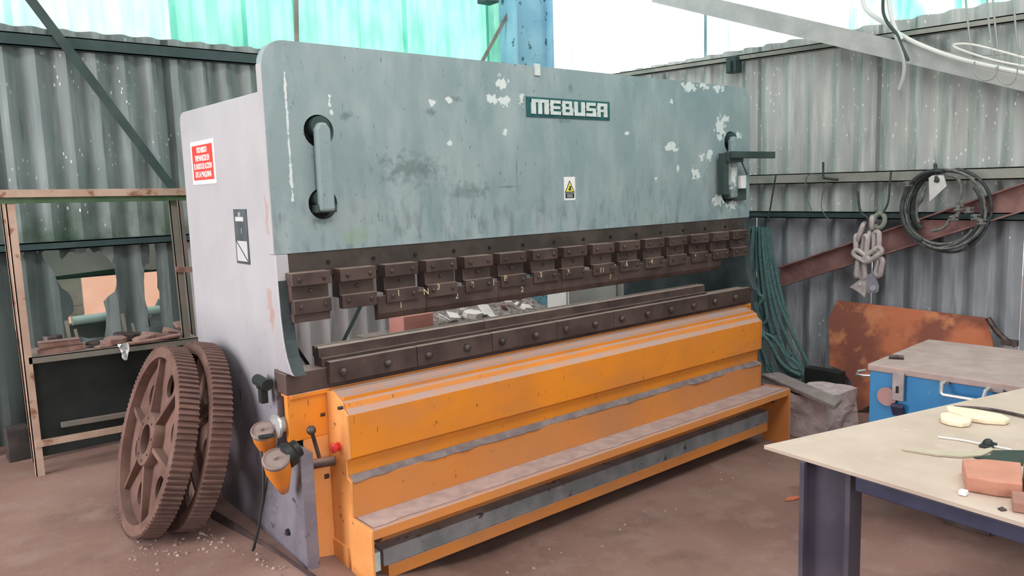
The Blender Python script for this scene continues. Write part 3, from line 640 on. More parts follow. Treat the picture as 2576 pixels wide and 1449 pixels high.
# instruction plate
p0 = (1.320,3.695,1.732); p1 = (1.320,3.511,1.463)
py0, py1, pz1, pz0 = p0[1] - .01, p1[1] + .012, p0[2] - .008, p1[2] + .005
ip = MB().box(XL - .004, XL, py1, py0, pz0, pz1).build('instruction_plate', simple('dark plate enamel', (.055, .068, .075), (.09, .11, .12), 12, .5), pb)
H_ = pz1 - pz0
MB().box(XL - .0048, XL - .004, py1 + .014, py0 - .014, pz0 + .012, pz0 + H_ * .42).build('diagram_field', simple('pale diagram field', (.50, .50, .52)), ip)
m = MB(); m.beam((XL - .0052, py0 - .014, pz0 + H_ * .42), (XL - .0052, py1 + .016, pz0 + .016), .0006, .006, (1, 0, 0)); m.build('diagram_line', M_BLACK, ip)
MB().box(XL - .0048, XL - .004, py1 + .04, py0 - .02, pz0 + H_ * .78, pz0 + H_ * .86).build('title_field', simple('title field', (.55, .55, .57)), ip)
m = MB(); m.box(XL - .0048, XL - .004, py1 + .075, py0 - .06, pz1 - .034, pz1 - .014); m.box(XL - .0048, XL - .004, py1 + .07, py0 - .085, pz0 + H_ * .56, pz0 + H_ * .66); m.build('plate_marks', simple('mark grey', (.3, .32, .34)), ip)
# lower ram beam and upper tool clamps
MB().box(XL + .061, XRM - .061, YF + .004, YF + .056, 1.412, ZB).build('tool_beam', M_TOOLR, pb, bevel=.002)
boltm = None
def hexbolt(mb_, c, r, d): mb_.cyl(c, (c[0], c[1] - d, c[2]), r, 6)
u0 = None
for i in range(15):
    x0 = 1.362 + .230 * i; x1 = x0 + .178 + random.uniform(-.004, .004)
    if i == 0:
        m = MB().box(x0, x1, 3.185, YF + .03, 1.31, 1.41); cb = m.build('tool_clamp', M_TOOL, pb, bevel=.003)
        pu = MB().box(x0 - .003, x1 + .003, 3.160, 3.2285, 1.386, 1.444).build('upper_clamp_plate', M_TOOL, cb, bevel=.003)
        lo = MB().box(x0, x1, 3.160, 3.20, 1.262, 1.325).build('lower_clamp_plate', M_TOOL, cb, bevel=.003)
        bl = MB(); bl.lathe([(.0095, 0), (.0095, .006), (.006, .009)], (x0 + .032, 3.160, 1.414), (0, -1, 0), 10); bo = bl.build('clamp_bolt', M_BOLT, cb)
        inst(bo, cb, (.115, 0, 0)); inst(bo, cb, (.0, 0, -.118)); inst(bo, cb, (.115, 0, -.118)); inst(bo, cb, (.058, .024, -.052))
        u0 = (cb, list(cb.children))
    else:
        cb = u0[0].copy(); COL.objects.link(cb); cb.parent = pb; cb.location = Vector(u0[0].location) + Vector((.230 * i, 0, 0))
        for ch in u0[1]:
            if i > 1 and ch.name.startswith('upper') and False: continue
            c = ch.copy(); COL.objects.link(c); c.parent = cb
            if ch.name.startswith('lower') and i in (7,): c.location.x -= .02
MB().box(1.362, 1.537, 3.175, 3.215, 1.225, 1.262).build('tool_stub', M_TOOL, pb, bevel=.003)
# dark holes in the lower beam
hb = None
for i in range(14):
    x = 1.568 + .232 * i
    if i == 0:
        hb = MB().cyl((x, YF + .003, 1.476), (x, YF - .003, 1.476), .0095, 12).build('plug_screw', M_HOLE, pb)
    else: inst(hb, pb, (.232 * i, 0, -.002))
# punch segments
px = [1.775, 2.045, 2.50, 2.96, 3.42, 3.88, 4.30, 4.452]
for i in range(len(px) - 1):
    a, b = px[i] + .0012, px[i + 1] - .0012
    prof = [(3.172, 1.298), (3.172, 1.215), (3.185, 1.190), (3.200, 1.183), (3.206, 1.190), (3.212, 1.298)]
    MB().prism([(a, y, z) for y, z in prof], (b - a, 0, 0)).build('punch_segment', M_TOOL, pb, bevel=.0015)
# chalk numbers
chalk = simple('yellowish chalk', (.55, .47, .30), rough=.9)
for tx, c, y in (('1', (1.884,3.158,1.303), 3.1585), ('1', (1.901,3.170,1.242), 3.1708), ('N', (2.039,3.158,1.293), 3.1585), ('3', (2.112,3.158,1.309), 3.1585), ('2', (2.322,3.158,1.300), 3.1585), ('2', (2.230,3.170,1.250), 3.1708),
               ('P', (2.539,3.158,1.310), 3.1585), ('1', (2.468,3.170,1.293), 3.1705), ('3', (2.789,3.158,1.305), 3.1585), ('3', (2.997,3.158,1.302), 3.1585), ('2', (2.662,3.170,1.238), 3.1708), ('11', (3.270,3.158,1.288), 3.1585), ('6', (3.485,3.158,1.308), 3.1585),
               ('4', (3.715,3.158,1.303), 3.1585), ('5', (4.155,3.158,1.296), 3.1585), ('7', (3.353,3.170,1.240), 3.1708)):
    text_mesh('chalk_number', tx, .042, chalk, pb, (c[0], y, c[2]), (1, 0, 0), (0, 0, 1), .0003, extrude=.0003)
# bed: die holder, die rail, die clamps
MB().box(XL - .005, XRM - .012, 3.20, 3.325, 0.905, 1.000).build('die_holder', M_TOOL, pb, bevel=.004)
MB().box(1.497, 4.342, 3.212, 3.295, 1.000, 1.042).build('die_base', M_TOOL, pb, bevel=.003)
prof = [(3.225, 1.042), (3.225, 1.086), (3.243, 1.092), (3.252, 1.092), (3.260, 1.078), (3.268, 1.092), (3.290, 1.092), (3.290, 1.042)]
for a, b in ((1.490, 2.44), (2.442, 3.39), (3.392, 4.342)):
    MB().prism([(a, y, z) for y, z in prof], (b - a, 0, 0)).build('die_block', M_TOOL, pb, bevel=.0015)
MB().box(4.40, 4.84, 3.23, 3.29, 1.000, 1.022).build('die_base', M_TOOL, pb, bevel=.003)
db = None
for i in range(7):
    a = 1.510 + .4655 * i; b = a + .4625 if i < 6 else 4.79
    dc = MB().box(a, b, 3.162, 3.199, .930, 1.030).build('die_clamp', M_TOOL, pb, bevel=.003)
    for k in (0, 1):
        x = a + .062 + .235 * k
        if db is None:
            m = MB(); m.lathe([(.021, 0), (.021, .006), (.019, .014), (.012, .021), (.004, .024)], (x, 3.162, .978), (0, -1, 0), 14); db = m.build('clamp_bolt', M_BOLT, dc, True); dbx = x
        else: inst(db, dc, (x - dbx, 0, random.uniform(-.002, .002)))
# bed body
MB().box(XL - .005, XRM - .012, 3.20, 3.235, .690, .905).build('bed_top_plate', M_ORANGE, pb, bevel=.004)
MB().box(XL + .01, XRM - .03, 3.19, 3.30, .885, .905).build('bed_lip', M_ORANGE, pb, bevel=.003)
CX0, CX1 = 1.512, 4.682
MB().box(CX0 + .006, CX1 - .006, 3.06, 3.36, .16, .885).build('bed_body', M_ORANGE_D, pb)
# front cover, one folded sheet
prof = [(3.175, .9), (3.132, .899), (3.045, .862), (3.036, .838), (3.006, .815), (3.010, .618), (3.040, .600), (3.042, .530), (3.008, .512), (3.014, .330), (3.050, .30), (3.175, .30)]
MB().prism([(CX0, y, z) for y, z in prof], (CX1 - CX0, 0, 0)).build('front_cover', M_ORANGE, pb, bevel=.002, label='bright orange folded front cover')
# settled dust: a thick band with an uneven edge on the step of the cover and on the shelf
def dust_strip(name, x0, x1, pts, mat, wob, seed, parent=None):
    rnd = random.Random(seed); n = 90; V = []; F = []
    (ya, za), (yb, zb) = pts
    for i in range(n + 1):
        x = x0 + (x1 - x0) * i / n; t = 1 + wob * (mnoise.noise(Vector((x * 3.1, seed, 0))) + .6 * mnoise.noise(Vector((x * 11, seed, 3))))
        V += [(x, ya, za), (x, ya + (yb - ya) * t, za + (zb - za) * t), (x, ya + .003, za - .004), (x, ya + (yb - ya) * t + .003, za + (zb - za) * t - .004)]
    for i in range(n):
        a = 4 * i; b = a + 4
        F += [(a, b, b + 1, a + 1), (a + 2, a + 3, b + 3, b + 2), (a + 1, b + 1, b + 3, a + 3), (a, a + 2, b + 2, b)]
    m = MB(); m.add(V, F); o = m.build(name, mat, pb, kind='stuff'); return o
dust_strip('settled_dust', CX0 + .004, CX1 - .004, ((3.040, .533), (3.004, .510)), M_DUST, .3, 2)
# end plates of the bed and cover (left end seen from outside, right end alike)
epl = [(3.247, .886), (3.132, .902), (3.045, .864), (3.036, .838), (3.003, .816), (3.007, .618), (3.037, .598), (3.039, .526), (3.005, .513), (3.011, .328), (3.044, .293), (3.05, .19), (3.06, .10), (3.27, .10)]
m = MB(); m.plate(epl, [], lambda a, b: (CX0 - .012, a, b), (.010, 0, 0)); ep = m.build('end_plate', M_PALE_OR, pb, bevel=.002, label='faded pale orange end plate of the cover')
m = MB(); m.plate([(3.25, .66), (3.36, .655), (3.385, .26), (3.30, .19), (3.25, .12)], [], lambda a, b: (CX0 - .008, a, b), (.010, 0, 0)); m.build('end_plate', M_PALE_OR, pb, bevel=.002)
m = MB(); m.plate([(3.27, .42), (3.44, .42), (3.44, .05), (3.20, .0), (3.20, .2)], [], lambda a, b: (CX0 + .004, a, b), (.012, 0, 0)); m.build('lower_end_plate', M_ORANGE_D, pb, bevel=.002)
m = MB(); m.plate(epl, [], lambda a, b: (CX1 + .002, a, b), (.010, 0, 0)); m.build('end_plate', M_ORANGE, pb, bevel=.002)
MB().box(XL + .062, CX0 - .013, 3.20, 3.212, .06, .69).build('gap_plate', M_PALE_OR, pb)
MB().box(CX0 - .02, CX0 + .1, 3.06, 3.22, .04, .19).build('foot_plate', M_PALE_OR, pb)
# shelf under the cover with a turned-down lip, brackets at both ends
m = MB(); m.prism([(CX0 - .004, y, z) for y, z in ((3.03, .338), (2.850, .342), (2.842, .338), (2.838, .298), (2.842, .298), (2.848, .332), (3.03, .328))], (CX1 - CX0 + .09, 0, 0)); m.build('tool_shelf', M_ORANGE, pb, bevel=.0015)
dust_strip('settled_dust', CX0 + .01, CX1 + .07, ((3.012, .3425), (2.865, .3445)), M_PINKDUST, .10, 5)
def bracket(x):
    m = MB(); m.plate([(3.04, .345), (2.848, .348)] + [(2.836, .338), (2.832, .32), (2.832, fz(x, 2.85) - .005), (3.04, fz(x, 2.85) - .005)], [], lambda a, b: (x, a, b), (.014, 0, 0)); return m.build('shelf_bracket', M_ORANGE, pb, bevel=.004)
bk1 = bracket(CX0 - .018); bk1.data.materials[0] = M_PALE_OR; bracket(CX1 + .09)
# recess below the shelf: back plate, grey bar and lower orange bar
MB().box(CX0 + .03, CX1 + .08, 3.03, 3.06, .06, .33).build('recess_plate', M_ORANGE_D, pb)
MB().box(CX0 + .10, CX1 + .02, 2.950, 3.03, .102, .182).build('foot_guard', M_GREYBAR, pb, bevel=.002)
MB().box(CX0 + .12, CX1 + .0, 2.944, 3.03, .040, .102).build('lower_rail', M_ORANGE_D, pb, bevel=.003)
MB().box(CX0 + .045, CX0 + .075, 2.93, 3.0, .10, .19).build('stop_block', M_LETTER, pb, bevel=.003)
for x in (CX0 + .06, CX1 + .02):
    m = MB(); m.cyl((x, 3.03, .265), (x, 2.93, .265), .018, 12); m.cyl((x, 2.93, .265), (x, 2.915, .265), .024, 12); m.build('guard_bolt', M_BOLT, pb, True)
# machine foot under the bed (in shadow)
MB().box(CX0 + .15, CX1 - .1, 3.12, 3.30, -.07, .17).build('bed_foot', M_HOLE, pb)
# controls at the left end
c = (1.498,3.093,0.658)
m = MB(); m.lathe([(.020, 0), (.020, .010), (.012, .012), (.012, .022), (.022, .024), (.024, .036), (.014, .042)], (1.500, c[1], c[2]), (-1, -.15, 0), 18); m.build('push_button', M_REDBTN, pb, True, label='round red push button')
c = (1.470,3.197,0.577)
m = MB(); m.cyl((1.50, c[1] - .045, c[2]), (1.37, c[1] + .005, c[2] - .006), .022, 14); m.build('lever_hub', M_TOOL, pb, True, label='brown steel lever hub')
a = (1.400,3.092,0.633); b = (1.360,3.066,0.770)
m = MB(); m.cyl(a, b, .009, 10); m.ball(b, .021, 14, 9); m.build('lever', M_BOLT, pb, True)
for (u, v) in ((818, 1040), (861, 1025), (815, 1085), (812, 1102), (815, 1187), (827, 1196)):
    c = (1.490,3.122,0.695)
m = None
for c, r in (((1.490,3.205,0.786), .010), ((1.490,3.018,0.854), .008), ((1.490,3.222,0.695), .011), ((1.490,3.218,0.665), .009), ((1.490,3.258,0.495), .011), ((1.490,3.205,0.494), .013), ((1.510,3.443,0.214), .012), ((1.510,3.403,0.090), .010)):
    MB().cyl(c, (c[0] - .022, c[1], c[2]), r, 10).build('cover_screw', M_BOLT, pb, True)
# flywheel pulley and lubricator cups on the outer frame face
c = (1.275,3.263,0.762)
m = MB(); m.lathe([(.040, 0), (.040, .005), (.055, .006), (.056, .012), (.053, .018), (.010, .020), (.008, .016)], (c[0] + .02, c[1], c[2]), (-1, -.05, 0), 28); pl = m.build('pulley', simple('bare aluminium', (.62, .63, .64), (.52, .53, .55), 20, .35, .6), pb, True, label='bright aluminium pulley disc')
m = MB(); m.cyl((c[0] + .05, c[1], c[2]), (c[0] + .015, c[1], c[2]), .034, 20); m.build('pulley_shaft', M_GREYBEAM, pl, True)
a = (1.200,3.239,0.736); b = (1.200,3.096,0.776); MB().cyl(a, b, .010, 10).build('crank_pin', M_BLACK, pl, True)
CUPTOP = simple('dusty cup lid', (.20, .145, .135), (.27, .205, .19), 12, .8)
def cup(pt, pb_, r0, r1, nm):
    a = Vector(pt); b = Vector(pb_); d = (b - a).normalized(); L = (b - a).length
    m = MB(); m.lathe([(r0, 0), (r0 * .98, L * .3), (r1 + (r0 - r1) * .45, L * .7), (r1 * 1.3, L * .93), (r1 * .5, L)], a, d, 26); o = m.build('oil_cup', M_ORANGE, pb, True)
    m = MB(); m.lathe([(r0 * 1.02, .012), (r0 * 1.04, -.004), (r0 * .90, -.009), (r0 * .86, -.004), (r0 * .2, -.005), (r0 * .16, -.02)], a, d, 26); m.build('cup_lid', CUPTOP, o, True)
    return o
cup((1.200,3.079,0.677), (1.270,3.186,0.477), .056, .016, 0)
cup((1.230,3.289,0.748), (1.290,3.376,0.588), .050, .022, 1)
a = (1.250,3.108,0.666)
m = MB(); m.lathe([(.035, -.01), (.056, 0), (.056, .03), (.04, .045), (.04, .07)], a, (.9, .1, .35), 20); m.build('cup_clip', M_BLACK, pb, True)
# black wing knob above
c = (1.290,3.368,0.936)
m = MB(); m.cyl((1.325, c[1], c[2]), (1.25, c[1], c[2]), .016, 12); m.box(c[0] - .03, c[0] + .0, c[1] - .02, c[1] + .02, c[2] - .085, c[2] + .015); m.cyl((c[0] - .015, c[1] - .06, c[2] + .005), (c[0] - .015, c[1] + .06, c[2] + .012), .026, 12); m.build('wing_knob', M_BLACK, pb, True)
for c in ((1.320,3.376,0.125), (1.320,3.293,0.245)):
    MB().cyl(c, (c[0] - .012, c[1], c[2]), .016, 12).build('anchor_bolt', M_BLACK, pb)
# cable from the cups down to the floor
cb_ = MB(); cb_.tube(spline([(1.190,3.215,0.681), (1.180,3.177,0.604), (1.170,3.177,0.490), (1.150,3.208,0.342), (1.140,3.270,0.223)]), .006, 8)
cb_.tube(spline([(1.200,3.208,0.635), (1.190,3.167,0.577), (1.180,3.186,0.485), (1.160,3.223,0.352), (1.150,3.276,0.226)]), .004, 8); cb_.build('cable', M_CABLEK, pb, True)

# ------------------------------------------------------------------ two cast gear wheels
def gear(name, label, c, r, yaw, tilt, w, spin):
    a = Vector((-math.cos(yaw) * math.cos(tilt), -math.sin(yaw) * math.cos(tilt), math.sin(tilt)))
    h = Vector((math.sin(yaw), -math.cos(yaw), 0)); up = a.cross(h); up = up if up.z > 0 else -up
    c = Vector(c)
    t = thing(name, label, 'gear', (c.x, c.y, fz(c.x)), 'cast gear wheels leaning on the machine')
    def P(ang, rad, ax): return c + (h * math.cos(ang) + up * math.sin(ang)) * rad - a * ax
    N = 96; ri = r * .865; rt = r * .972
    m = MB(); V = []
    for ax in (0, w):
        for rad in (rt, ri): V += [P(2 * PI * i / N, rad, ax) for i in range(N)]
    F = []
    for i in range(N):
        j = (i + 1) % N
        F += [(i, j, N + j, N + i), (2 * N + i, 3 * N + i, 3 * N + j, 2 * N + j), (i, 2 * N + i, 2 * N + j, j), (N + i, N + j, 3 * N + j, 3 * N + i)]
    m.add(V, F); rim = m.build('rim', M_RUST, t)
    for p in rim.data.polygons: p.use_smooth = False
    # teeth
    NT = 104; base = None
    for k in range(NT):
        ang = 2 * PI * k / NT; da = PI / NT
        m = MB(); V = [P(ang + s * da * wd, rd, ax) for ax in (0, w) for rd, wd in ((rt * .995, .62), (r, .34)) for s in (-1, 1)]
        m.add(V, [(0, 2, 3, 1), (4, 5, 7, 6), (2, 6, 7, 3), (0, 4, 6, 2), (1, 3, 7, 5)])
        m.build('tooth', M_RUST_TOOTH, rim)
    # web with six oval openings
    hubr = r * .28; w0 = w * .52
    hl = []
    for k in range(6):
        ac = spin + PI / 3 * k + PI / 6; cx_, cz_ = r * .60 * math.cos(ac), r * .60 * math.sin(ac)
        hl.append([(cx_ + .122 * r * math.cos(q), cz_ + .122 * r * math.sin(q)) for q in [2 * PI * i / 18 for i in range(18)]])
    out = [(ri * 1.005 * math.cos(2 * PI * i / 64), ri * 1.005 * math.sin(2 * PI * i / 64)) for i in range(64)]
    bore = [(hubr * .55 * math.cos(2 * PI * i / 28), hubr * .55 * math.sin(2 * PI * i / 28)) for i in range(28)]
    m = MB(); m.plate(out, hl + [bore], lambda x, y: tuple(c + h * x + up * y - a * w0), tuple(-a * .018)); m.build('web', M_RUST, t)
    # ribs as spokes, flush with the rim and sloping to the hub
    for k in range(6):
        ang = spin + PI / 3 * k
        d = h * math.cos(ang) + up * math.sin(ang); s = -h * math.sin(ang) + up * math.cos(ang)
        q = [c + d * hubr * .9 - a * (w * .02), c + d * ri * 1.003 - a * (w * .22), c + d * ri * 1.003 - a * (w * .80), c + d * hubr * .9 - a * (w * .98)]
        m = MB(); m.prism([p - s * .011 for p in q], s * .022); m.build('spoke', M_RUST, t, bevel=.002)
    # hub with bolt circle
    m = MB(); V = []; n = 28
    for rad, ax in ((hubr * .55, -.004), (hubr * .97, -.004), (hubr, .004), (hubr, w + .004), (hubr * .55, w + .004)):
        V += [P(2 * PI * i / n, rad, ax) for i in range(n)]
    m.add(V, [(j * n + i, j * n + (i + 1) % n, ((j + 1) % 5) * n + (i + 1) % n, ((j + 1) % 5) * n + i) for j in range(5) for i in range(n)])
    hb_ = m.build('hub', M_RUST, t, True)
    for k in range(8):
        p = P(2 * PI * k / 8 + .2, hubr * .78, -.004); MB().cyl(p, p + a * .002, .0065, 8).build('bolt_hole', M_HOLE, hb_)
    return t
gear('gear_wheel', 'front rusty spoked gear wheel nearest the camera, leaning with a full face in view', (.923, 4.038, .604), .474, -.02, .29, .092, .873)
gear('gear_wheel', 'second rusty gear wheel between the front one and the grey machine frame', (1.072, 3.985, .606), .472, -.03, .25, .092, .5)

# angle iron lying along the frame foot
m = MB(); A = Vector((1.17, 3.93, .19)); B = Vector((1.352, 2.75, .10)); d = (B - A).normalized(); s = Vector((d.y, -d.x, 0)).normalized()
for o_, wv, hv in ((Vector((0, 0, 0)), s * -.006, Vector((0, 0, .055))), (Vector((0, 0, 0)), s * -.055, Vector((0, 0, .006)))):
    a0 = A + o_ - Vector((0, 0, .042)); b0 = B + o_ - Vector((0, 0, .0)); b0.z = fz(B.x, B.y) + .003; a0.z = fz(A.x, A.y) + .003
    m.add([a0, a0 + wv, a0 + wv + hv, a0 + hv, b0, b0 + wv, b0 + wv + hv, b0 + hv], [(0, 1, 2, 3), (7, 6, 5, 4), (0, 4, 5, 1), (1, 5, 6, 2), (2, 6, 7, 3), (3, 7, 4, 0)])
tag(m.build('angle_iron', simple('brown steel angle', (.045, .028, .03), (.085, .055, .055), 10, .7), None), 'brown steel angle lying on the floor along the frame foot', 'steel bar')
# crumbs of concrete and dust on the floor around the gears
m = MB(); rnd = random.Random(3)
def crumb(m, x, y, r):
    z = fz(x, y); V = [Vector((x, y, z)) + Vector((math.cos(q) * r * rnd.uniform(.6, 1.2), math.sin(q) * r * rnd.uniform(.6, 1.2), 0)) for q in [PI * 2 * i / 5 for i in range(5)]]
    tp = [Vector((x + (v.x - x) * .55, y + (v.y - y) * .55, z + r * rnd.uniform(.5, .9))) for v in V]
    m.add(V + tp, [(0, 1, 6, 5), (1, 2, 7, 6), (2, 3, 8, 7), (3, 4, 9, 8), (4, 0, 5, 9), (5, 6, 7, 8, 9)])
for i in range(170):
    k = rnd.random()
    if k < .45: x = rnd.uniform(.72, 1.15); y = 3.72 + rnd.gauss(0, .10) - (x - .9) * .3
    elif k < .75: q = rnd.random(); x = 1.10 + q * .20 - abs(rnd.gauss(0, .04)); y = 3.85 - q * .95
    else: x = rnd.uniform(1.7, 4.4); y = 2.72 + rnd.gauss(0, .07)
    crumb(m, x, y, rnd.choice((.003, .004, .005, .007, .010)))
tag(m.build('floor_debris', simple('pale crumbs', (.40, .31, .28), (.27, .19, .17), 20, .9), None, kind='stuff'), 'pale concrete crumbs scattered on the floor by the gears', 'debris')
# ------------------------------------------------------------------ left: steel rack with scrap in front of the back wall
RY = 5.30
rk = thing('storage_rack', 'rusty beige angle iron rack with a loaded shelf against the broken wall', 'rack', (1.1, 5.45, .15))
def angle_post(name, x, y, z0, z1, wx, wy, mat, parent, lean=(0, 0), t=.006):
    m = MB()
    for (a0, a1, b0, b1) in ((0, wx, 0, t), (0, t, 0, wy)):
        vs = []
        for z, (dx, dy) in ((z0, (0, 0)), (z1, lean)): vs += [(x + dx + a0, y + dy + b0, z), (x + dx + a1, y + dy + b0, z), (x + dx + a1, y + dy + b1, z), (x + dx + a0, y + dy + b1, z)]
        m.add(vs, [(0, 1, 2, 3), (7, 6, 5, 4), (0, 4, 5, 1), (1, 5, 6, 2), (2, 6, 7, 3), (3, 7, 4, 0)])
    return m.build(name, mat, parent)
pb_, pt_ = (0.589,5.300,0.150), (0.587,5.300,1.815)
lx = pt_[0] - pb_[0]
angle_post('post', pb_[0], RY, fz(pb_[0]), pt_[2], .045, .045, M_BEIGE, rk, (lx, 0))
m = MB(); a = (0.575,5.300,0.178); b = (0.622,5.300,1.814)
q0, q1 = (1.524,5.340,1.787), (1.552,5.340,0.855)
angle_post('post', q1[0] - .03, RY + .04, fz(1.5), q0[2] + .06, .045, .03, M_SHELFTOP, rk, (-.03, 0))
r0, r1 = (0.597,5.620,1.771), (0.613,5.620,0.395)
angle_post('post', r1[0], RY + .32, fz(.5), r0[2] + .02, .05, .02, M_BEIGE, rk, (r0[0] - r1[0], 0))
angle_post('post', 1.66, RY + .32, fz(1.5), 1.80, .03, .03, M_SHELFTOP, rk, (-.03, 0))
t0, t1 = (0.567,5.300,1.845), (1.625,5.300,1.841)
m = MB(); m.beam((t0[0] - .05, RY - .01, t0[2]), (t1[0], RY - .01, t1[2] - .012), .045, .03, (0, 0, 1)); m.build('top_rail', M_BEIGE, rk, bevel=.002)
m = MB(); m.beam((t0[0] - .05, RY + .02, t0[2] - .038), (t1[0], RY + .02, t1[2] - .048), .04, .05, (0, 0, 1)); m.build('top_rail', simple('green rack rail', (.035, .09, .035), (.07, .12, .06), 8, .6), rk)
m = MB(); m.beam((t0[0], RY + .33, t0[2] - .01), (t1[0], RY + .33, t1[2] - .02), .05, .01, (0, 0, 1)); m.build('top_rail', M_SHELFTOP, rk)
sa, sb = (0.616,5.300,0.878), (1.597,5.300,0.859)
m = MB(); zs0, zs1 = sa[2], sb[2]
V = []
for x, z in ((sa[0], zs0), (sb[0], zs1)): V += [(x, RY, z), (x, RY + .36, z), (x, RY + .36, z - .006), (x, RY, z - .006)]
m.add(V, [(0, 1, 2, 3), (7, 6, 5, 4), (0, 4, 5, 1), (1, 5, 6, 2), (2, 6, 7, 3), (3, 7, 4, 0)])
m.beam((sa[0], RY + .003, zs0 - .02), (sb[0], RY + .003, zs1 - .02), .04, .006, (0, 0, 1)); m.build('shelf', M_SHELFTOP, rk)
m = MB(); m.box(sa[0] + .03, sb[0], RY + .34, RY + .35, .17, zs0 - .03); m.build('shade_panel', M_BLACKPANEL, rk)  # black panel added in place of the shade below the rack shelf
a, b = (0.603,5.300,0.350), (1.129,5.300,0.303)
m = MB(); m.beam((a[0], RY, a[2]), (a[0] + .98, RY, a[2] - .02), .035, .035, (0, 0, 1)); m.build('lower_rail', M_BEIGE, rk)
a = (0.785,5.500,0.368)
m = MB(); m.beam((a[0], RY + .28, a[2]), (a[0] + .75, RY + .28, a[2] - .02), .03, .03, (0, 0, 1)); m.build('lower_rail', M_SHELFTOP, rk)
a, b = (1.493,5.320,1.324), (1.613,5.320,1.303)
m = MB(); m.beam((a[0], RY + .03, a[2]), (b[0] + .1, RY + .03, b[2]), .035, .02, (0, 0, 1)); m.build('side_rail', M_SCRAP, rk)
# scrap on the shelf: each piece its own thing
def zshelf(x): return zs0 + (zs1 - zs0) * (x - sa[0]) / (sb[0] - sa[0])
def lump(name, c, sx, sy, sz, rot, mat, seed, n=7):
    # an irregular flat cut piece: uneven polygon with thickness
    r = random.Random(seed); M_ = Matrix.Translation(c) @ Euler(rot).to_matrix().to_4x4()
    P = [M_ @ Vector((math.cos(2 * PI * i / n + .4) * sx * r.uniform(.75, 1.1), math.sin(2 * PI * i / n + .4) * sy * r.uniform(.75, 1.1), 0)) for i in range(n)]
    m = MB(); m.prism(P, M_.to_3x3() @ Vector((0, 0, sz))); return m.build(name, mat, None, bevel=.004)
def profile_bar(name, c, L, w, h, rot, mat):
    # short U-shaped offcut
    M_ = Matrix.Translation(c) @ Euler(rot).to_matrix().to_4x4(); m = MB(); t = .006
    for b in ((-L / 2, L / 2, -w / 2, w / 2, h - t, h), (-L / 2, L / 2, -w / 2, -w / 2 + t, 0, h), (-L / 2, L / 2, w / 2 - t, w / 2, 0, h)): m.box(*b, mat=M_)
    return m.build(name, mat, None)
S = lambda x, dy, dz=0: (x, RY + dy, zshelf(x) + .002 + dz)
o = profile_bar('steel_offcut', S(.80, .09), .24, .10, .035, (0, 0, .03), M_SCRAP); tag(o, 'flat rusty channel offcut lying lowest at the left end of the rack shelf', 'scrap metal')
o = profile_bar('steel_offcut', S(.795, .10, .038), .22, .09, .03, (0, .02, -.05), M_SCRAP); tag(o, 'rusty channel offcut stacked on top of the left pile on the rack shelf', 'scrap metal')
o = lump('steel_offcut', S(.79, .22, .0), .06, .03, .085, (0, 0, 0), M_BOLT, 4); tag(o, 'dark lump behind the left channel offcuts on the rack shelf', 'scrap metal')
dat = [(.985, .12, .05, .04, .02, (0.05, .02, .4), M_BOLT, 'small dark scrap lump right of the channel offcuts'),
       (1.04, .05, .07, .04, .014, (0, .0, .2), M_SCRAP, 'thin curled rusty scrap piece at the shelf front edge'),
       (1.10, .09, .085, .06, .035, (.12, .05, .5), M_SCRAP, 'blocky tilted rusty offcut near the middle of the rack shelf'),
       (1.20, .20, .10, .06, .04, (.1, .15, .2), M_BOLT, 'dark curved scrap piece behind the middle of the rack shelf'),
       (1.27, .07, .09, .05, .025, (0, -.1, .1), M_SCRAP, 'flat ochre rusty offcut lying in the middle right of the rack shelf'),
       (1.34, .16, .08, .05, .03, (.1, .2, .7), M_SCRAP, 'rusty wedge shaped offcut tilted on the right half of the rack shelf'),
       (1.40, .06, .09, .045, .025, (0, .15, -.2), M_RUST, 'brown rusty offcut lying flat in front on the right of the rack shelf'),
       (1.47, .18, .08, .06, .03, (.3, .3, .4), M_SCRAP, 'rusty offcut tipped up at the right end of the rack shelf')]
for i, (x, dy, sx, sy, sz, rot, mt, lb) in enumerate(dat):
    tag(lump('steel_offcut', S(x, dy, .012 if rot[0] or rot[1] else 0), sx, sy, sz, rot, mt, 20 + i), lb, 'scrap metal')
o = lump('steel_offcut', S(1.53, .12, .06), .07, .04, .02, (.9, .5, .2), M_SCRAP, 51); tag(o, 'upright curled rusty offcut beside the grey machine frame', 'scrap metal')
m = MB(); m.tube(spline([S(1.15, -.005, .01), S(1.30, -.01, .015), S(1.48, -.005, .03)]), .012, 8); tag(m.build('steel_rod', M_SCRAP, None, True), 'bent rusty rod along the front edge of the rack shelf', 'rod')
for x, h, w_, lb in ((.885, .16, .02, 'narrow brown strip standing upright at the left of the broken wall'), (.93, .10, .018, 'short brown strip leaning beside the narrow upright strip'), (1.215, .17, .02, 'dark upright strip standing in the middle of the rack shelf'), (1.27, .10, .016, 'short pale upright strip in the middle of the rack shelf')):
    m = MB(); c = S(x, .27); m.beam(c, (c[0] - .01, c[1] + .02, c[2] + h), w_, .008, (1, 0, 0)); tag(m.build('steel_strip', M_SHELFTOP, None), lb, 'strip')
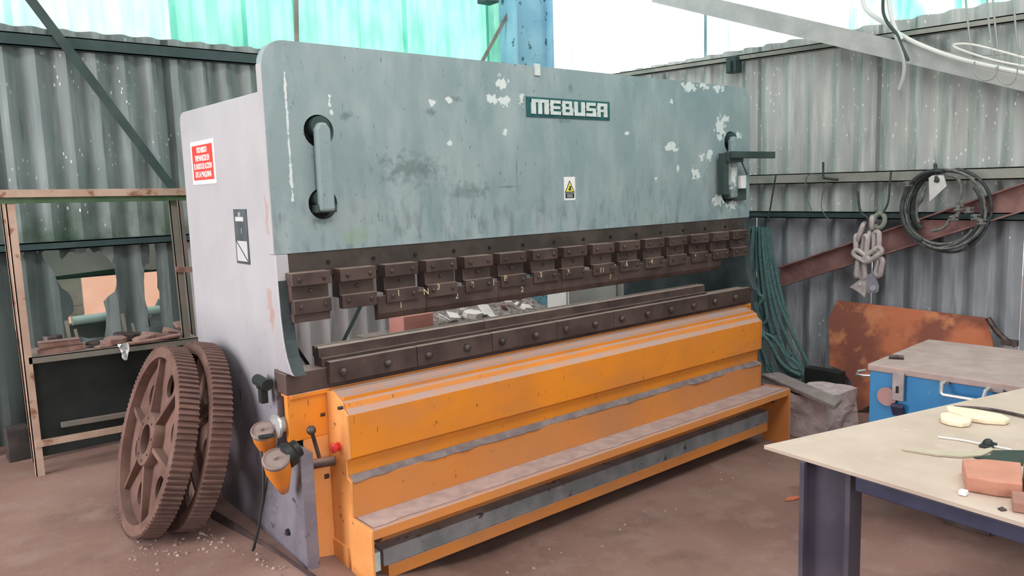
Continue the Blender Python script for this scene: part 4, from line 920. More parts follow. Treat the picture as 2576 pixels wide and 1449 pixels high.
# crumpled clear plastic hanging from the shelf edge
c = (1.129,5.280,0.848); m = MB(); rnd = random.Random(8); V = []; F = []
for j in range(6):
    for i in range(5):
        V.append((c[0] + (i - 2) * .016 * (1 - .12 * j) + rnd.uniform(-.006, .006), 5.275 + rnd.uniform(-.014, .014), c[2] + .045 - j * .022 + rnd.uniform(-.006, .006)))
for j in range(5):
    for i in range(4): F.append((j * 5 + i, j * 5 + i + 1, (j + 1) * 5 + i + 1, (j + 1) * 5 + i))
n = len(V); V += [(x, y + .002, z) for x, y, z in V]; F += [tuple(n + i for i in reversed(f)) for f in F]
m.add(V, F); tag(m.build('plastic_scrap', simple('crumpled pale plastic', (.5, .51, .52), (.68, .69, .7), 30, .25), None), 'crumpled clear plastic scrap hanging over the rack shelf edge', 'plastic')
# dark block beside the rack foot, dark sheet added for the shaded wall at the left edge
m = MB(); c = (0.557,5.565,0.150); m.box(c[0] - .06, c[0] + .07, 5.72, 5.86, .15, .36); tag(m.build('wooden_block', simple('dark wood', (.035, .03, .028), (.06, .05, .045), 9, .8), None, bevel=.008), 'dark square wooden block behind the left foot of the rack', 'block')
m = MB(); m.add([(.05, 5.93, .15), (.45, 5.93, .15), (.36, 6.04, 1.62), (-.05, 6.04, 1.62), (.05, 5.95, .15), (.45, 5.95, .15), (.36, 6.06, 1.62), (-.05, 6.06, 1.62)], [(0, 1, 2, 3), (7, 6, 5, 4), (0, 4, 5, 1), (1, 5, 6, 2), (2, 6, 7, 3), (3, 7, 4, 0)])
tag(m.build('shaded_wall_sheet', simple('dull grey sheet', (.06, .075, .072), (.09, .10, .095), 5, .7), None), 'dark grey sheet added for the shaded wall left of the rack', 'sheet')

# ------------------------------------------------------------------ braces and rods along the back wall
m = MB(); m.beam((0.923,6.020,3.124), (1.721,6.020,1.862), .060, .010, (1, 0, -.6)); tag(m.build('brace_strap', M_DARKSTEEL, None), 'long dark flat brace crossing the back wall diagonally at the left', 'brace')
m = MB(); m.cyl((2.785,6.020,3.369), (2.748,6.020,2.746), .018, 10); tag(m.build('steel_rod', simple('grey brown rod', (.20, .17, .15), (.26, .22, .2), 9, .6), None, True), 'thin upright rod before the green panels above the machine', 'rod')
m = MB(); m.beam((4.956,5.980,3.492), (4.604,5.980,2.992), .035, .010, (1, 0, .5)); m.beam((4.956,5.980,3.492), (4.990,5.980,3.571), .06, .012, (1, 0, .5)); tag(m.build('brace_strap', simple('grey brace steel', (.15, .15, .13), (.2, .2, .17), 9, .6), None), 'short pale brace rising to the blue column', 'brace')
c = (4.755,6.000,3.575); m = MB(); m.box(c[0] - .09, c[0] + .06, 5.95, 6.10, c[2] - .02, c[2] + .10); tag(m.build('steel_bracket', M_DARKSTEEL, None, bevel=.006), 'dark small bracket high on the green wall left of the blue column', 'bracket')
m = MB(); c0, c1 = (6.207,4.600,3.518), (6.207,4.600,2.713); m.cyl((c0[0], 4.6, 5.25), (c1[0], 4.6, c1[2] - .3), .014, 10); tag(m.build('hanging_pipe', simple('blue grey pipe', (.2, .33, .36), (.26, .4, .42), 5, .5), None, True), 'thin blue grey vertical pipe behind the right end of the ram', 'pipe')
c = (6.120,4.199,2.874); m = MB(); m.box(6.03, 6.13, c[1] - .05, c[1] + .05, c[2] - .12, c[2] + .02); m.box(5.99, 6.03, c[1] - .02, c[1] + .02, c[2] - .12, c[2] - .02); tag(m.build('steel_bracket', M_DARKSTEEL, None, bevel=.006), 'dark purlin clip under the right wall ledge beside the machine', 'bracket')

# ------------------------------------------------------------------ behind the machine
bn = thing('workbench', 'low bench behind the press brake holding a heap of offcuts', 'bench', (3.6, 5.35, 0))
zb = .62
MB().box(2.98, 5.20, 4.985, 5.72, zb - .04, zb).build('bench_top', M_SHELFTOP, bn, bevel=.004)
for x in (3.02, 5.10):
    for y in (5.01, 5.65): MB().box(x, x + .06, y, y + .06, fz(x), zb - .04).build('leg', M_DARKSTEEL, bn)
def boxc(u0, v0, u1, v1, y): pass
a, b = (3.011,5.000,0.847), (3.284,5.000,0.683)
m = MB(); m.box(a[0], b[0], 5.0, 5.22, zb + .001, a[2]); tag(m.build('red_box', M_PINKBOX, None, bevel=.006), 'faded red box seen below the punch, left of the white offcuts', 'box')
for (u0, u1, vt, lb) in ((1418, 1551, 640, 'left off white cabinet seen through the gap above the die'), (1556, 1692, 640, 'right off white cabinet seen through the gap above the die')):
    pass
a, b = (4.445,4.720,1.157), (5.067,4.720,1.105); c, d = (5.099,4.720,1.103), (5.830,4.720,1.042)
for (x0, x1, lb) in ((a[0], b[0], 'left off white cabinet seen through the gap above the die'), (c[0], d[0], 'right off white cabinet seen through the gap above the die')):
    t = thing('metal_cabinet', lb, 'cabinet', ((x0 + x1) / 2, 4.8, 0), 'off white cabinets behind the machine')
    MB().box(x0, x1, 4.72, 4.96, fz(x0) + .002, 1.16).build('cabinet_body', M_CABINET, t, bevel=.006)
    MB().box(x0 + .02, x1 - .02, 4.708, 4.72, .12, 1.13).build('door', M_CABINET, t, bevel=.004)
rnd = random.Random(12)
piles = [(1115, 792, .05, 'pale curled offcut at the left end of the heap behind the die'), (1140, 785, .07, 'flat pinkish offcut leaning at the left of the heap behind the die'), (1168, 782, .05, 'narrow angled pale strip in the heap behind the die'),
         (1185, 790, .07, 'pale blocky offcut in front of the heap behind the die'), (1215, 775, .11, 'large square pinkish plate in the middle of the heap behind the die'), (1240, 795, .06, 'small pale offcut under the large plate of the heap'),
         (1270, 770, .05, 'dark edged offcut right of the large plate in the heap'), (1285, 762, .07, 'tilted pale strip in the right half of the heap'), (1310, 765, .06, 'white round offcut on the crest of the heap'),
         (1325, 775, .08, 'white box shaped offcut on the right of the heap'), (1355, 770, .08, 'cream wedge offcut at the right end of the heap'), (1395, 755, .06, 'bright folded sheet beside the left white cabinet'),
         (1302, 668, .15, 'tall white sheet scrap standing at the back of the heap')]
for i, (u, v, r, lb) in enumerate(piles):
    pass
PP = [(3.468,5.120,0.766), (3.619,5.200,0.754), (3.761,5.250,0.761), (3.732,5.100,0.740), (3.981,5.250,0.755), (3.986,5.120,0.705), (4.241,5.300,0.725), (4.351,5.350,0.743), (4.510,5.400,0.719), (4.453,5.250,0.689), (4.597,5.250,0.697), (4.990,5.450,0.727), (4.572,5.500,0.897)]
rots = [(.4, .5, .2), (.5, .1, .4), (.2, .7, .9), (.3, .1, .1), (.75, .05, .6), (.3, .2, .3), (.2, .8, .3), (.3, .7, .6), (.5, .1, .0), (.4, .1, .4), (.6, .2, .2), (.9, .2, .3), (1.2, .2, .1)]
for i, (p, (u, v, r, lb), ro) in enumerate(zip(PP, piles, rots)):
    mt = M_PINKBOX if False else (M_SCRAPW if i not in (6,) else M_SCRAP)
    nn = 4 if i in (1, 2, 4, 7, 9) else 6
    o = lump('sheet_offcut', p, r * 1.5, r * .95, .010 if i not in (3, 9) else .05, ro, mt, 70 + i, nn); tag(o, lb, 'scrap metal')
# carrying heap of grey dust and small scrap under the offcuts
m = MB(); V = []; F = []; nx, ny = 30, 8
for j in range(ny + 1):
    for i in range(nx + 1):
        x = 3.23 + 1.70 * i / nx; y = 5.0 + .68 * j / ny; e = min(i, nx - i) / 5; e2 = min(j, ny - j) / 2
        h = min(1, e) * min(1, e2 + .25) * (.03 + .05 * i / nx + .10 * j / ny + .05 * mnoise.noise(Vector((x * 6, y * 6, 0))))
        V.append((x, y, zb + .002 + max(0, h)))
for j in range(ny):
    for i in range(nx): a = j * (nx + 1) + i; F.append((a, a + 1, a + nx + 2, a + nx + 1))
n = len(V); V += [(x, y, zb + .001) for x, y, z in V]; F += [tuple(n + i for i in reversed(f)) for f in F]
m.add(V, F); tag(m.build('scrap_heap', simple('mixed dark scrap', (.10, .085, .08), (.36, .30, .28), 26, .9, bump=.6), None, kind='stuff'), 'heap of small dark swarf under the pale offcuts behind the die', 'scrap')
m = MB(); m.beam((2.799,5.600,0.600), (2.997,5.600,0.906), .03, .008, (1, 0, .5)); tag(m.build('steel_strip', M_DARKSTEEL, None), 'dark strip leaning on the corrugated wall seen under the first clamps', 'strip')
a, b = Vector((1.922,4.600,0.917)), Vector((2.048,4.600,0.701)); k = (a.z - fz(1.9)) / (a.z - b.z); b = a + (b - a) * k; m = MB(); m.beam(a, b, .02, .02, (0, 1, 0)); tag(m.build('steel_bar', M_HOLE, None), 'black bar slanting to the floor behind the left frame throat', 'bar')

# ------------------------------------------------------------------ right wall: beams
def flat_beam(name, pts, d, mat, lab, cat, flange=.02):
    # channel whose web faces the room: quad of four points on the wall, swept by its depth
    m = MB(); m.prism(pts, (d, 0, 0)); a, b, c, e = [Vector(p) for p in pts]
    m.prism([a, b, b - Vector((0, 0, flange)), a - Vector((0, 0, flange))], (-.035, 0, 0)); m.prism([e, c, c + Vector((0, 0, flange)), e + Vector((0, 0, flange))], (-.035, 0, 0))
    return tag(m.build(name, mat, None, bevel=.002), lab, cat)
P_ = [Vector(p) for p in [(6.080,3.718,1.031),(6.080,1.824,1.733),(6.080,1.815,1.537),(6.080,3.716,0.855)]]
P_[1] = P_[0].lerp(P_[1], 1.55); P_[2] = P_[3].lerp(P_[2], 1.55)
m = MB(); m.prism(P_, (.02, 0, 0)); a, b, c, e = [Vector(p) for p in P_]
for (s, t_, dz) in ((a, b, -.012), (e, c, .012)): m.prism([s, t_, t_ + Vector((0, 0, dz)), s + Vector((0, 0, dz))], (-.05, 0, 0))
tag(m.build('channel_beam', M_REDBEAM, None), 'red oxide channel beam slanting across the right wall below the girt', 'beam')
A_ = (5.750,4.858,3.618); B_ = (5.750,4.860,3.459); C_ = (6.060,1.844,2.302); D_ = (6.060,1.851,2.448); C_ = tuple(Vector(B_).lerp(Vector(C_), 1.25)); D_ = tuple(Vector(A_).lerp(Vector(D_), 1.25))
m = MB(); m.add([A_, B_, C_, D_] + [(p[0] + .012, p[1], p[2]) for p in (A_, B_, C_, D_)], [(0, 1, 2, 3), (7, 6, 5, 4), (0, 4, 5, 1), (1, 5, 6, 2), (2, 6, 7, 3), (3, 7, 4, 0)])
for (p, q, dz) in ((A_, D_, -.01), (B_, C_, .01)):
    m.add([p, q, (q[0] + .09, q[1], q[2]), (p[0] + .09, p[1], p[2])] + [(v[0], v[1], v[2] + dz) for v in (p, q, (q[0] + .09, q[1], q[2]), (p[0] + .09, p[1], p[2]))], [(0, 1, 2, 3), (7, 6, 5, 4), (0, 4, 5, 1), (1, 5, 6, 2), (2, 6, 7, 3), (3, 7, 4, 0)])
tag(m.build('steel_beam', M_GREYBEAM, None), 'wide pale grey beam slanting down across the top right of the wall', 'beam')
# white cables and wire loops at the upper right
def wire(name, pts, r, mat, lab, cat='cable', k=8, grp=None):
    m = MB(); m.tube(spline(pts, k), r, 8); return tag(m.build(name, mat, None, True), lab, cat, grp)
wire('cable', [(5.950,2.988,3.182),(5.950,2.939,3.041),(5.950,2.801,2.920),(5.950,2.691,2.824),(5.950,2.525,2.713),(5.950,2.255,2.576),(5.950,1.816,2.410)], .016, M_CABLEW, 'thick white cable sagging across the grey beam to the right edge')
wire('cable', [(5.900,2.763,3.128),(5.900,2.736,2.982),(5.900,2.698,2.857),(5.900,2.650,2.770)], .015, M_CABLEW, 'short white cable dropping straight onto the thick sagging cable')
wire('cable', [(5.880,2.783,3.130),(5.880,2.779,2.988),(5.880,2.736,2.890),(5.880,2.679,2.815),(5.880,2.633,2.710),(5.880,2.588,2.613)], .012, M_DARKSTEEL, 'dark cable bending over the thick white cable')
wire('cable', [(5.880,2.687,2.808),(5.880,2.639,2.696),(5.880,2.616,2.595),(5.880,2.621,2.497),(5.880,2.647,2.413)], .014, simple('grey cable', (.42, .44, .43), rough=.5), 'grey cable end hanging free below the grey beam')
wf = thing('hanging_wire', 'thin wire loops hanging from the roof at the upper right corner', 'wire', (5.700,2.019,2.597))
def wpart(pts, r, mat=None, name='wire_loop', closed=False):
    m = MB(); m.tube(spline(pts, 6), r, 6); m.build(name, mat or simple('dull wire', (.30, .33, .31), rough=.4, metal=.4), wf, True)
M_WIRE = simple('dull bright wire', (.30, .33, .31), rough=.4, metal=.4); M_WIREW = simple('pale wire', (.72, .74, .70), rough=.4)
for pl_ in ([(5.700,2.158,2.975),(5.700,2.136,2.793),(5.700,2.104,2.590)], [(5.700,2.029,2.948),(5.700,2.007,2.745),(5.700,1.970,2.526)], [(5.700,1.996,2.941),(5.700,1.975,2.764),(5.700,1.946,2.560)], [(5.700,1.878,2.916),(5.700,1.849,2.668),(5.700,1.818,2.455)]): wpart(pl_, .006, M_WIRE, 'wire_hanger')
wpart([(5.700,2.218,2.638),(5.700,2.201,2.649),(5.700,2.116,2.635),(5.700,1.995,2.588),(5.700,1.798,2.501),(5.700,1.700,2.450)], .007, M_WIREW); wpart([(5.700,2.218,2.638),(5.700,2.163,2.604),(5.700,2.016,2.531),(5.700,1.876,2.476),(5.700,1.742,2.432)], .007, M_WIREW)
wpart([(5.700,2.082,2.518),(5.700,2.085,2.467),(5.700,2.054,2.412),(5.700,2.015,2.389),(5.700,1.973,2.394),(5.700,1.947,2.431),(5.700,1.942,2.472)], .0045, M_WIRE); wpart([(5.700,1.953,2.466),(5.700,1.946,2.410),(5.700,1.917,2.364),(5.700,1.880,2.344),(5.700,1.849,2.361),(5.700,1.833,2.408),(5.700,1.831,2.449)], .0045, M_WIRE)
wpart([(5.700,2.041,2.552),(5.700,1.970,2.544),(5.700,1.902,2.536),(5.700,1.868,2.543)], .004, M_WIRE)

# ------------------------------------------------------------------ hanging rope coil
rp = thing('rope_coil', 'dark teal rope hung in long loops on the right wall beside the machine', 'rope', (6.000,3.712,0.765))
rnd = random.Random(5)
loops = [[(6.000,3.964,1.379),(6.000,3.987,1.208),(6.000,4.026,0.919),(6.000,4.049,0.626),(6.000,4.032,0.555)], [(5.980,3.919,1.388),(5.980,3.932,1.141),(5.980,3.963,0.854),(5.980,3.994,0.598),(5.980,3.960,0.521)], [(6.000,3.900,1.387),(6.000,3.897,1.141),(6.000,3.863,0.859),(6.000,3.812,0.579),(6.000,3.762,0.406),(6.000,3.730,0.303)],
         [(5.960,3.842,1.387),(5.960,3.832,1.147),(5.960,3.805,0.868),(5.960,3.763,0.624),(5.960,3.707,0.472),(5.960,3.684,0.492),(5.960,3.717,0.699)], [(5.950,3.812,1.388),(5.950,3.794,1.149),(5.950,3.752,0.873),(5.950,3.702,0.632),(5.950,3.631,0.430),(5.950,3.560,0.282),(5.950,3.508,0.307)], [(5.970,3.801,1.383),(5.970,3.775,1.114),(5.970,3.725,0.838),(5.970,3.653,0.600),(5.970,3.555,0.402),(5.970,3.459,0.241),(5.970,3.384,0.132)],
         [(5.980,3.784,1.376),(5.980,3.750,1.114),(5.980,3.693,0.839),(5.980,3.614,0.637),(5.980,3.506,0.441),(5.980,3.392,0.250),(5.980,3.332,0.105)], [(6.000,3.773,1.365),(6.000,3.740,1.148),(6.000,3.691,0.942),(6.000,3.635,0.737),(6.000,3.580,0.604)], [(6.020,3.929,1.379),(6.020,3.942,1.066),(6.020,3.907,0.782),(6.020,3.873,0.605),(6.020,3.816,0.540),(6.020,3.842,0.680)],
         [(5.940,3.870,0.723),(5.940,3.837,0.584),(5.940,3.797,0.535),(5.940,3.750,0.593),(5.940,3.775,0.731)], [(5.920,3.856,0.584),(5.920,3.775,0.469),(5.920,3.677,0.428),(5.920,3.580,0.319),(5.920,3.504,0.208),(5.920,3.429,0.185)], [(5.900,3.822,0.484),(5.900,3.703,0.393),(5.900,3.605,0.248),(5.900,3.510,0.176),(5.900,3.399,0.142)], [(5.920,3.795,0.413),(5.920,3.765,0.274),(5.920,3.693,0.143),(5.920,3.596,0.106)],
         [(5.940,3.669,0.285),(5.940,3.609,0.171),(5.940,3.495,0.119),(5.940,3.404,0.134),(5.940,3.460,0.229),(5.940,3.554,0.284)], [(5.960,3.831,0.331),(5.960,3.806,0.208),(5.960,3.777,0.104),(5.960,3.737,0.093)], [(5.960,4.058,1.137),(5.960,4.082,0.919),(5.960,4.039,0.705)], [(5.940,4.003,1.070),(5.940,4.010,0.890),(5.940,3.984,0.712)],
         [(5.930,3.845,0.861),(5.930,3.825,0.799),(5.930,3.785,0.767),(5.930,3.832,0.692),(5.930,3.847,0.619)], [(5.910,3.688,0.234),(5.910,3.648,0.116),(5.910,3.552,0.080),(5.910,3.440,0.082)], [(5.920,3.732,0.136),(5.920,3.615,0.067),(5.920,3.464,0.058),(5.920,3.265,0.059)], [(5.970,3.385,0.167),(5.970,3.330,0.124),(5.970,3.294,0.089),(5.970,3.268,0.039)]]
for L in loops:
    m = MB(); m.tube(spline(L, 7), .0155, 7); m.build('rope_strand', M_ROPE, rp, True)
m = MB(); m.tube(spline([(6.000,3.718,1.833),(6.000,3.743,1.698),(6.000,3.790,1.424)], 6), .007, 6); m.build('hook', M_WIRED, rp, True)

# ------------------------------------------------------------------ hanging chain
chn = thing('link_chain', 'heavy pale dusty chain hanging in a bundle from a ring on the right wall', 'chain', (6.000,2.913,1.152))
def link(c, ax, L, R, r, side=(0, 1, 0)):
    c = Vector(c); ax = Vector(ax).normalized(); s = Vector(side); s = (s - ax * s.dot(ax)).normalized(); P = []
    for i in range(9): q = PI * i / 8; P.append(c + ax * (L / 2) + ax * math.sin(q) * R + s * math.cos(q) * R)
    for i in range(9): q = PI + PI * i / 8; P.append(c - ax * (L / 2) + ax * math.sin(q) * R + s * math.cos(q) * R)
    m = MB(); m.tube(P, r, 8, True); return m.build('chain_link', M_CHAIN, chn, True)
for c, ax, L, sd in (((6.020,2.973,1.353), (0, -.35, 1), .10, (1, .2, 0)), ((6.020,3.000,1.248), (0, .05, 1), .12, (1, 0, 0)), ((5.980,2.919,1.248), (0, -.1, 1), .12, (.6, 1, 0)), ((6.020,2.904,1.277), (0, -.1, 1), .12, (1, .1, 0)), ((5.980,2.829,1.276), (0, 0, 1), .13, (.3, 1, 0)),
                 ((5.960,2.939,1.173), (0, -.9, -.5), .08, (0, .3, 1)), ((5.960,2.842,1.190), (0, -.8, .6), .10, (0, .3, 1)), ((6.000,2.982,1.070), (0, -.1, 1), .09, (1, .2, 0)), ((6.000,2.943,1.056), (0, .1, 1), .09, (.5, 1, 0)), ((5.980,2.802,1.091), (0, -.15, 1), .09, (.4, 1, 0)),
                 ((6.000,2.874,1.434), (0, 0, 1), .04, (1, .2, 0))):
    link(c, ax, L, .024, .020, sd)
m = MB()
for c in ((5.980,2.906,0.997),):
    pass
def tri_plate(pts, d, mat, holes_=()):
    m = MB(); m.prism(pts, d); return m
m = MB(); m.prism([(5.970,2.958,0.978),(5.970,3.028,0.919),(5.970,2.956,0.883),(5.970,2.907,0.846),(5.970,2.898,0.888),(5.970,2.900,0.973)], (.012, 0, 0)); m.cyl((5.967,2.946,0.948), (5.955,2.940,0.949), .012, 10); m.build('hook_plate', M_CHAIN, chn)
m = MB(); m.prism([(5.985,2.966,0.992),(5.985,2.841,1.051),(5.985,2.806,0.941),(5.985,2.811,0.893),(5.985,2.883,0.878),(5.985,2.916,0.932)], (.012, 0, 0)); m.cyl((5.980,2.850,0.922), (5.965,2.843,0.924), .022, 12); m.build('hook_plate', simple('blue grey hook plate', (.30, .31, .36), (.38, .38, .42), 12, .5, .3), chn)
m = MB(); m.tube(spline([(6.100,3.047,1.675), (6.000,2.974,1.527), (5.980,2.896,1.466), (5.990,2.838,1.435)], 6), .010, 8); m.tube(spline([(6.000,2.742,1.834),(6.000,2.750,1.708),(6.000,2.759,1.588),(6.000,2.793,1.512)], 6), .008, 8); m.build('wall_hook', M_WIRED, chn, True)
m = MB(); c = Vector((6.010,2.826,1.450)); m.tube([c + Vector((.01 * math.sin(q), .042 * math.cos(q), .055 * math.sin(q))) for q in [2 * PI * i / 18 for i in range(18)]], .018, 8, True); m.build('ring', M_GIRT, chn, True)

# ------------------------------------------------------------------ wire rope coil with a shackle plate
wc = thing('wire_rope_coil', 'coil of grey wire rope with clamped ends hung on a hook in the right wall', 'wire rope', (6.000,2.355,1.556))
rnd = random.Random(9)
def ring_pts(u, v, y0, z0, ry, rz, a0, a1, x, n=26, wob=.012):
    P = []
    for i in range(n + 1):
        q = math.radians(a0 + (a1 - a0) * i / n); w = 1 + wob * math.sin(q * 3 + y0 * 40)
        P.append((x + .015 * math.sin(q * 2 + z0 * 30), y0 - ry * math.cos(q) * w, z0 + rz * math.sin(q) * w))
    return P
cc = (6.000,2.363,1.556)
for k, (dy, dz, ry, rz, a0, a1, x, mt, r) in enumerate(((.0, .0, .27, .27, 20, 380, 6.0, M_WIREROPE, .011), (.02, -.02, .26, .28, 100, 330, 5.99, M_WIREROPE, .011), (-.01, -.04, .25, .27, 150, 400, 5.98, M_WIRED, .010), (.0, -.02, .29, .28, 60, 300, 6.02, M_WIREROPE, .010),
                                          (-.02, -.05, .27, .25, 180, 370, 5.97, M_WIREROPE, .010), (.03, .0, .25, .26, 80, 250, 5.96, M_WIRED, .016), (-.03, -.02, .28, .29, -60, 80, 6.02, M_WIRED, .012), (-.04, -.07, .26, .26, 190, 360, 6.01, M_WIRED, .009), (.01, .02, .22, .24, 90, 230, 6.03, M_WIRED, .02))):
    m = MB(); m.tube(ring_pts(0, 0, cc[1] + dy, cc[2] + dz, ry, rz, a0, a1, x), r, 7); m.build('rope_strand', mt, wc, True)
m = MB(); m.tube(spline([(5.940,2.313,1.784),(5.940,2.246,1.753),(5.940,2.222,1.669),(5.940,2.235,1.599),(5.940,2.251,1.557),(5.940,2.232,1.515),(5.940,2.288,1.467),(5.940,2.326,1.409),(5.940,2.406,1.379)], 6), .012, 8); m.build('rope_strand', M_WIREROPE, wc, True)
m = MB(); m.tube(spline([(5.950,2.463,1.702),(5.950,2.494,1.631),(5.950,2.520,1.573),(5.950,2.523,1.500),(5.950,2.504,1.441)], 6), .010, 8, rfun=lambda t: .010 + .016 * max(0, 1 - abs(t - .35) * 4)); m.build('rope_eye', M_WIREROPE, wc, True)
for c, s in (((5.930,2.229,1.552), 1), ((5.950,2.084,1.454), 1), ((5.970,2.599,1.729), -1), ((5.960,2.172,1.534), 1), ((5.930,2.258,1.479), 1), ((5.950,2.123,1.487), 1)):
    c = Vector(c); m = MB(); m.tube([c + Vector((0, -.03, .012)), c + Vector((0, .03, .006))], .009, 7); m.tube([c + Vector((0, -.03, -.014)), c + Vector((0, .03, -.018))], .009, 7); m.box(c.x - .012, c.x + .012, c.y - .012, c.y + .014, c.z - .02, c.z + .02); m.build('rope_clip', M_WIREROPE, wc, True)
m = MB(); m.tube(spline([(6.140,2.482,1.861), (6.020,2.429,1.816), (5.920,2.382,1.769), (5.910,2.371,1.744), (5.900,2.384,1.753)], 6), .014, 8); m.build('wall_hook', M_WIRED, wc, True)
K = [(5.920,2.433,1.768),(5.920,2.409,1.784),(5.920,2.334,1.782),(5.920,2.310,1.705),(5.920,2.422,1.593)]
kl = [(p[1], p[2]) for p in K]; hc = (5.920,2.381,1.749)
m = MB(); m.plate(kl, [[(hc[1] + .016 * math.cos(2 * PI * i / 12), hc[2] + .016 * math.sin(2 * PI * i / 12)) for i in range(12)]], lambda a, b: (5.915, a, b), (.012, 0, 0)); m.build('shackle_plate', M_ZINC, wc, label='pale zinc kite-shaped plate')
# other hooks and wires on the girt
m = MB(); m.tube(spline([(6.060,3.323,1.921), (6.040,3.310,1.818), (6.040,3.303,1.792)], 5), .009, 7); m.tube([(6.040,3.310,1.795), (6.040,3.184,1.775)], .011, 7); tag(m.build('wall_hook', M_WIRED, None, True), 'bare L-shaped hook on the girt left of the chain', 'hook')
wire('steel_wire', [(6.050,3.354,1.819),(6.050,3.442,1.822),(6.050,3.476,1.741),(6.050,3.456,1.625),(6.050,3.412,1.525)], .004, M_WIREROPE, 'thin wire loop drooping from the girt left of the bare hook', 'wire')
wire('steel_wire', [(6.050,3.277,1.768),(6.050,3.316,1.672),(6.050,3.328,1.558),(6.050,3.295,1.492),(6.050,3.242,1.434)], .004, M_WIREROPE, 'thin wire drooping from under the bare hook', 'wire')

# ------------------------------------------------------------------ rusty plate leaning by the wall
def xp(z): return 5.86 + .19 * z
RPV = [(6.000,3.154,0.795), (6.000,2.049,0.769), (5.990,1.988,0.601), (5.930,1.952,0.251), (5.900,2.741,0.046), (5.880,2.885,-0.124), (5.880,2.977,-0.127), (5.900,2.971,0.034), (5.910,2.945,0.086), (5.910,2.956,0.166), (5.930,3.051,0.245), (5.930,3.153,0.268), (5.990,3.211,0.645)]
yz = [(p[1], max(p[2], -.055)) for p in RPV]
m = MB(); m.plate(yz, [], lambda a, b: (xp(b), a, b), (.012, 0, 0), [(2.2 + .1 * i, .2 + .12 * j) for i in range(11) for j in range(5)])
tag(m.build('rusted_plate', M_ORUST, None), 'large bright rusty steel plate with a torn lower edge leaning on the right wall', 'steel plate')
m = MB(); m.tube(spline([(5.900,2.002,0.787),(5.900,1.949,0.709),(5.900,1.886,0.648),(5.900,1.824,0.620)], 6), .02, 8); m.box(5.88, 5.92, (5.900,1.861,0.632)[1] - .05, (5.900,1.861,0.632)[1] + .05, (5.900,1.861,0.632)[2] - .02, (5.900,1.861,0.632)[2] + .02)
tag(m.build('bent_pipe', M_BOLT, None, True), 'dark bent pipe at the right end of the rusty plate', 'pipe')

# ------------------------------------------------------------------ blue chest
ch = thing('tool_chest', 'blue steel chest with a dusty grey lid behind the table', 'chest', (4.9, 1.6, fz(4.9)))
zl = .82
q0, q1, q2 = Vector((3.901,1.874,0.820)), Vector((4.741,1.921,0.820)), Vector((3.925,1.074,0.820))
ex = (q1 - q0); ey = (q2 - q0); q3 = q1 + ey
def quad_box(a, b, c, d, z0, z1, name, mat, parent, bevel=0, ins=0):
    cen = (a + b + c + d) / 4; P = [p + (cen - p).normalized() * ins for p in (a, b, c, d)]
    m = MB(); m.add([(p.x, p.y, z0) for p in P] + [(p.x, p.y, z1) for p in P], [(0, 1, 2, 3), (7, 6, 5, 4), (0, 4, 5, 1), (1, 5, 6, 2), (2, 6, 7, 3), (3, 7, 4, 0)]); return m.build(name, mat, parent, bevel=bevel)
quad_box(q0, q1, q3, q2, .27, zl - .035, 'chest_body', M_CHESTBLUE, ch, .006, .012)
quad_box(q0, q1, q3, q2, zl - .035, zl, 'lid', M_CHESTLID, ch, .006, 0)
quad_box(q0, q1, q3, q2, -.06, .272, 'pedestal', M_TOOL, ch, .004, .42)
fd = ey.normalized(); fn = Vector((fd.y, -fd.x, 0)); fn = fn if fn.x < 0 else -fn
def chest_pt(p, out=0): return Vector(p) + fn * out
h0 = Vector((4.620,2.016,0.640)); fx = q0 + ey * .19
def on_front(k, z, out): p = q0 + ey * k + fn * out; return Vector((p.x, p.y, z))
def fbox(k0, k1, z0, z1, o0, o1, name, mat, parent, bevel=.002, label=None):
    m = MB(); m.add([on_front(k, z, o) for k in (k0, k1) for o in (o0, o1) for z in (z0, z1)], [(0, 1, 3, 2), (4, 6, 7, 5), (0, 4, 5, 1), (2, 3, 7, 6), (0, 2, 6, 4), (1, 5, 7, 3)]); return m.build(name, mat, parent, bevel=bevel, label=label)
HASP = simple('worn hasp steel', (.27, .235, .24), (.36, .31, .31), 14, .5, .3)
fbox(.165, .235, zl - .165, zl - .02, .0, .014, 'hasp', HASP, ch)
fbox(.190, .205, zl - .125, zl - .09, .014, .018, 'hasp_slot', M_HOLE, ch, 0)
m = MB(); c = on_front(.13, zl - .155, 0); m.cyl(c, c + fn * .010, .048, 20); m.build('lock_rose', simple('pink worn rose', (.30, .17, .17), (.36, .21, .20), 12, .7), ch, True)
m = MB(); c = on_front(.205, zl - .21, .012); m.box(-.03, .03, -.014, .014, -.035, .03, Matrix.Translation(c) @ Euler((.5, 0, math.atan2(fd.y, fd.x))).to_matrix().to_4x4()); m.build('padlock', M_NAVY, ch, bevel=.006)
HM = simple('bright handle steel', (.40, .41, .42), (.5, .5, .5), 20, .35, .5)
m = MB(); m.tube([on_front(.47, zl - .03, .0), on_front(.47, zl - .035, .05), on_front(.475, zl - .075, .062), on_front(.49, zl - .082, .064), on_front(.68, zl - .082, .064), on_front(.70, zl - .075, .062), on_front(.705, zl - .035, .05), on_front(.705, zl - .03, .0)], .009, 8); m.build('handle', HM, ch, True)
fbox(.44, .49, zl - .045, zl - .025, 0, .01, 'handle_bracket', HASP, ch); fbox(.69, .78, zl - .045, zl - .025, 0, .01, 'handle_bracket', HASP, ch)
c = Vector((4.620,2.244,0.576)); m = MB(); m.tube([c + Vector((.03, .0, .02)), c + Vector((0, .035, .012)), c + Vector((-.01, .04, -.005)), c + Vector((.02, .01, -.016)), c + Vector((.05, -.04, -.014))], .008, 7); m.build('side_handle', HM, ch, True)
p = (4.107,1.823,0.832); q = (4.083,1.849,0.832); r_ = (4.115,1.785,0.832)
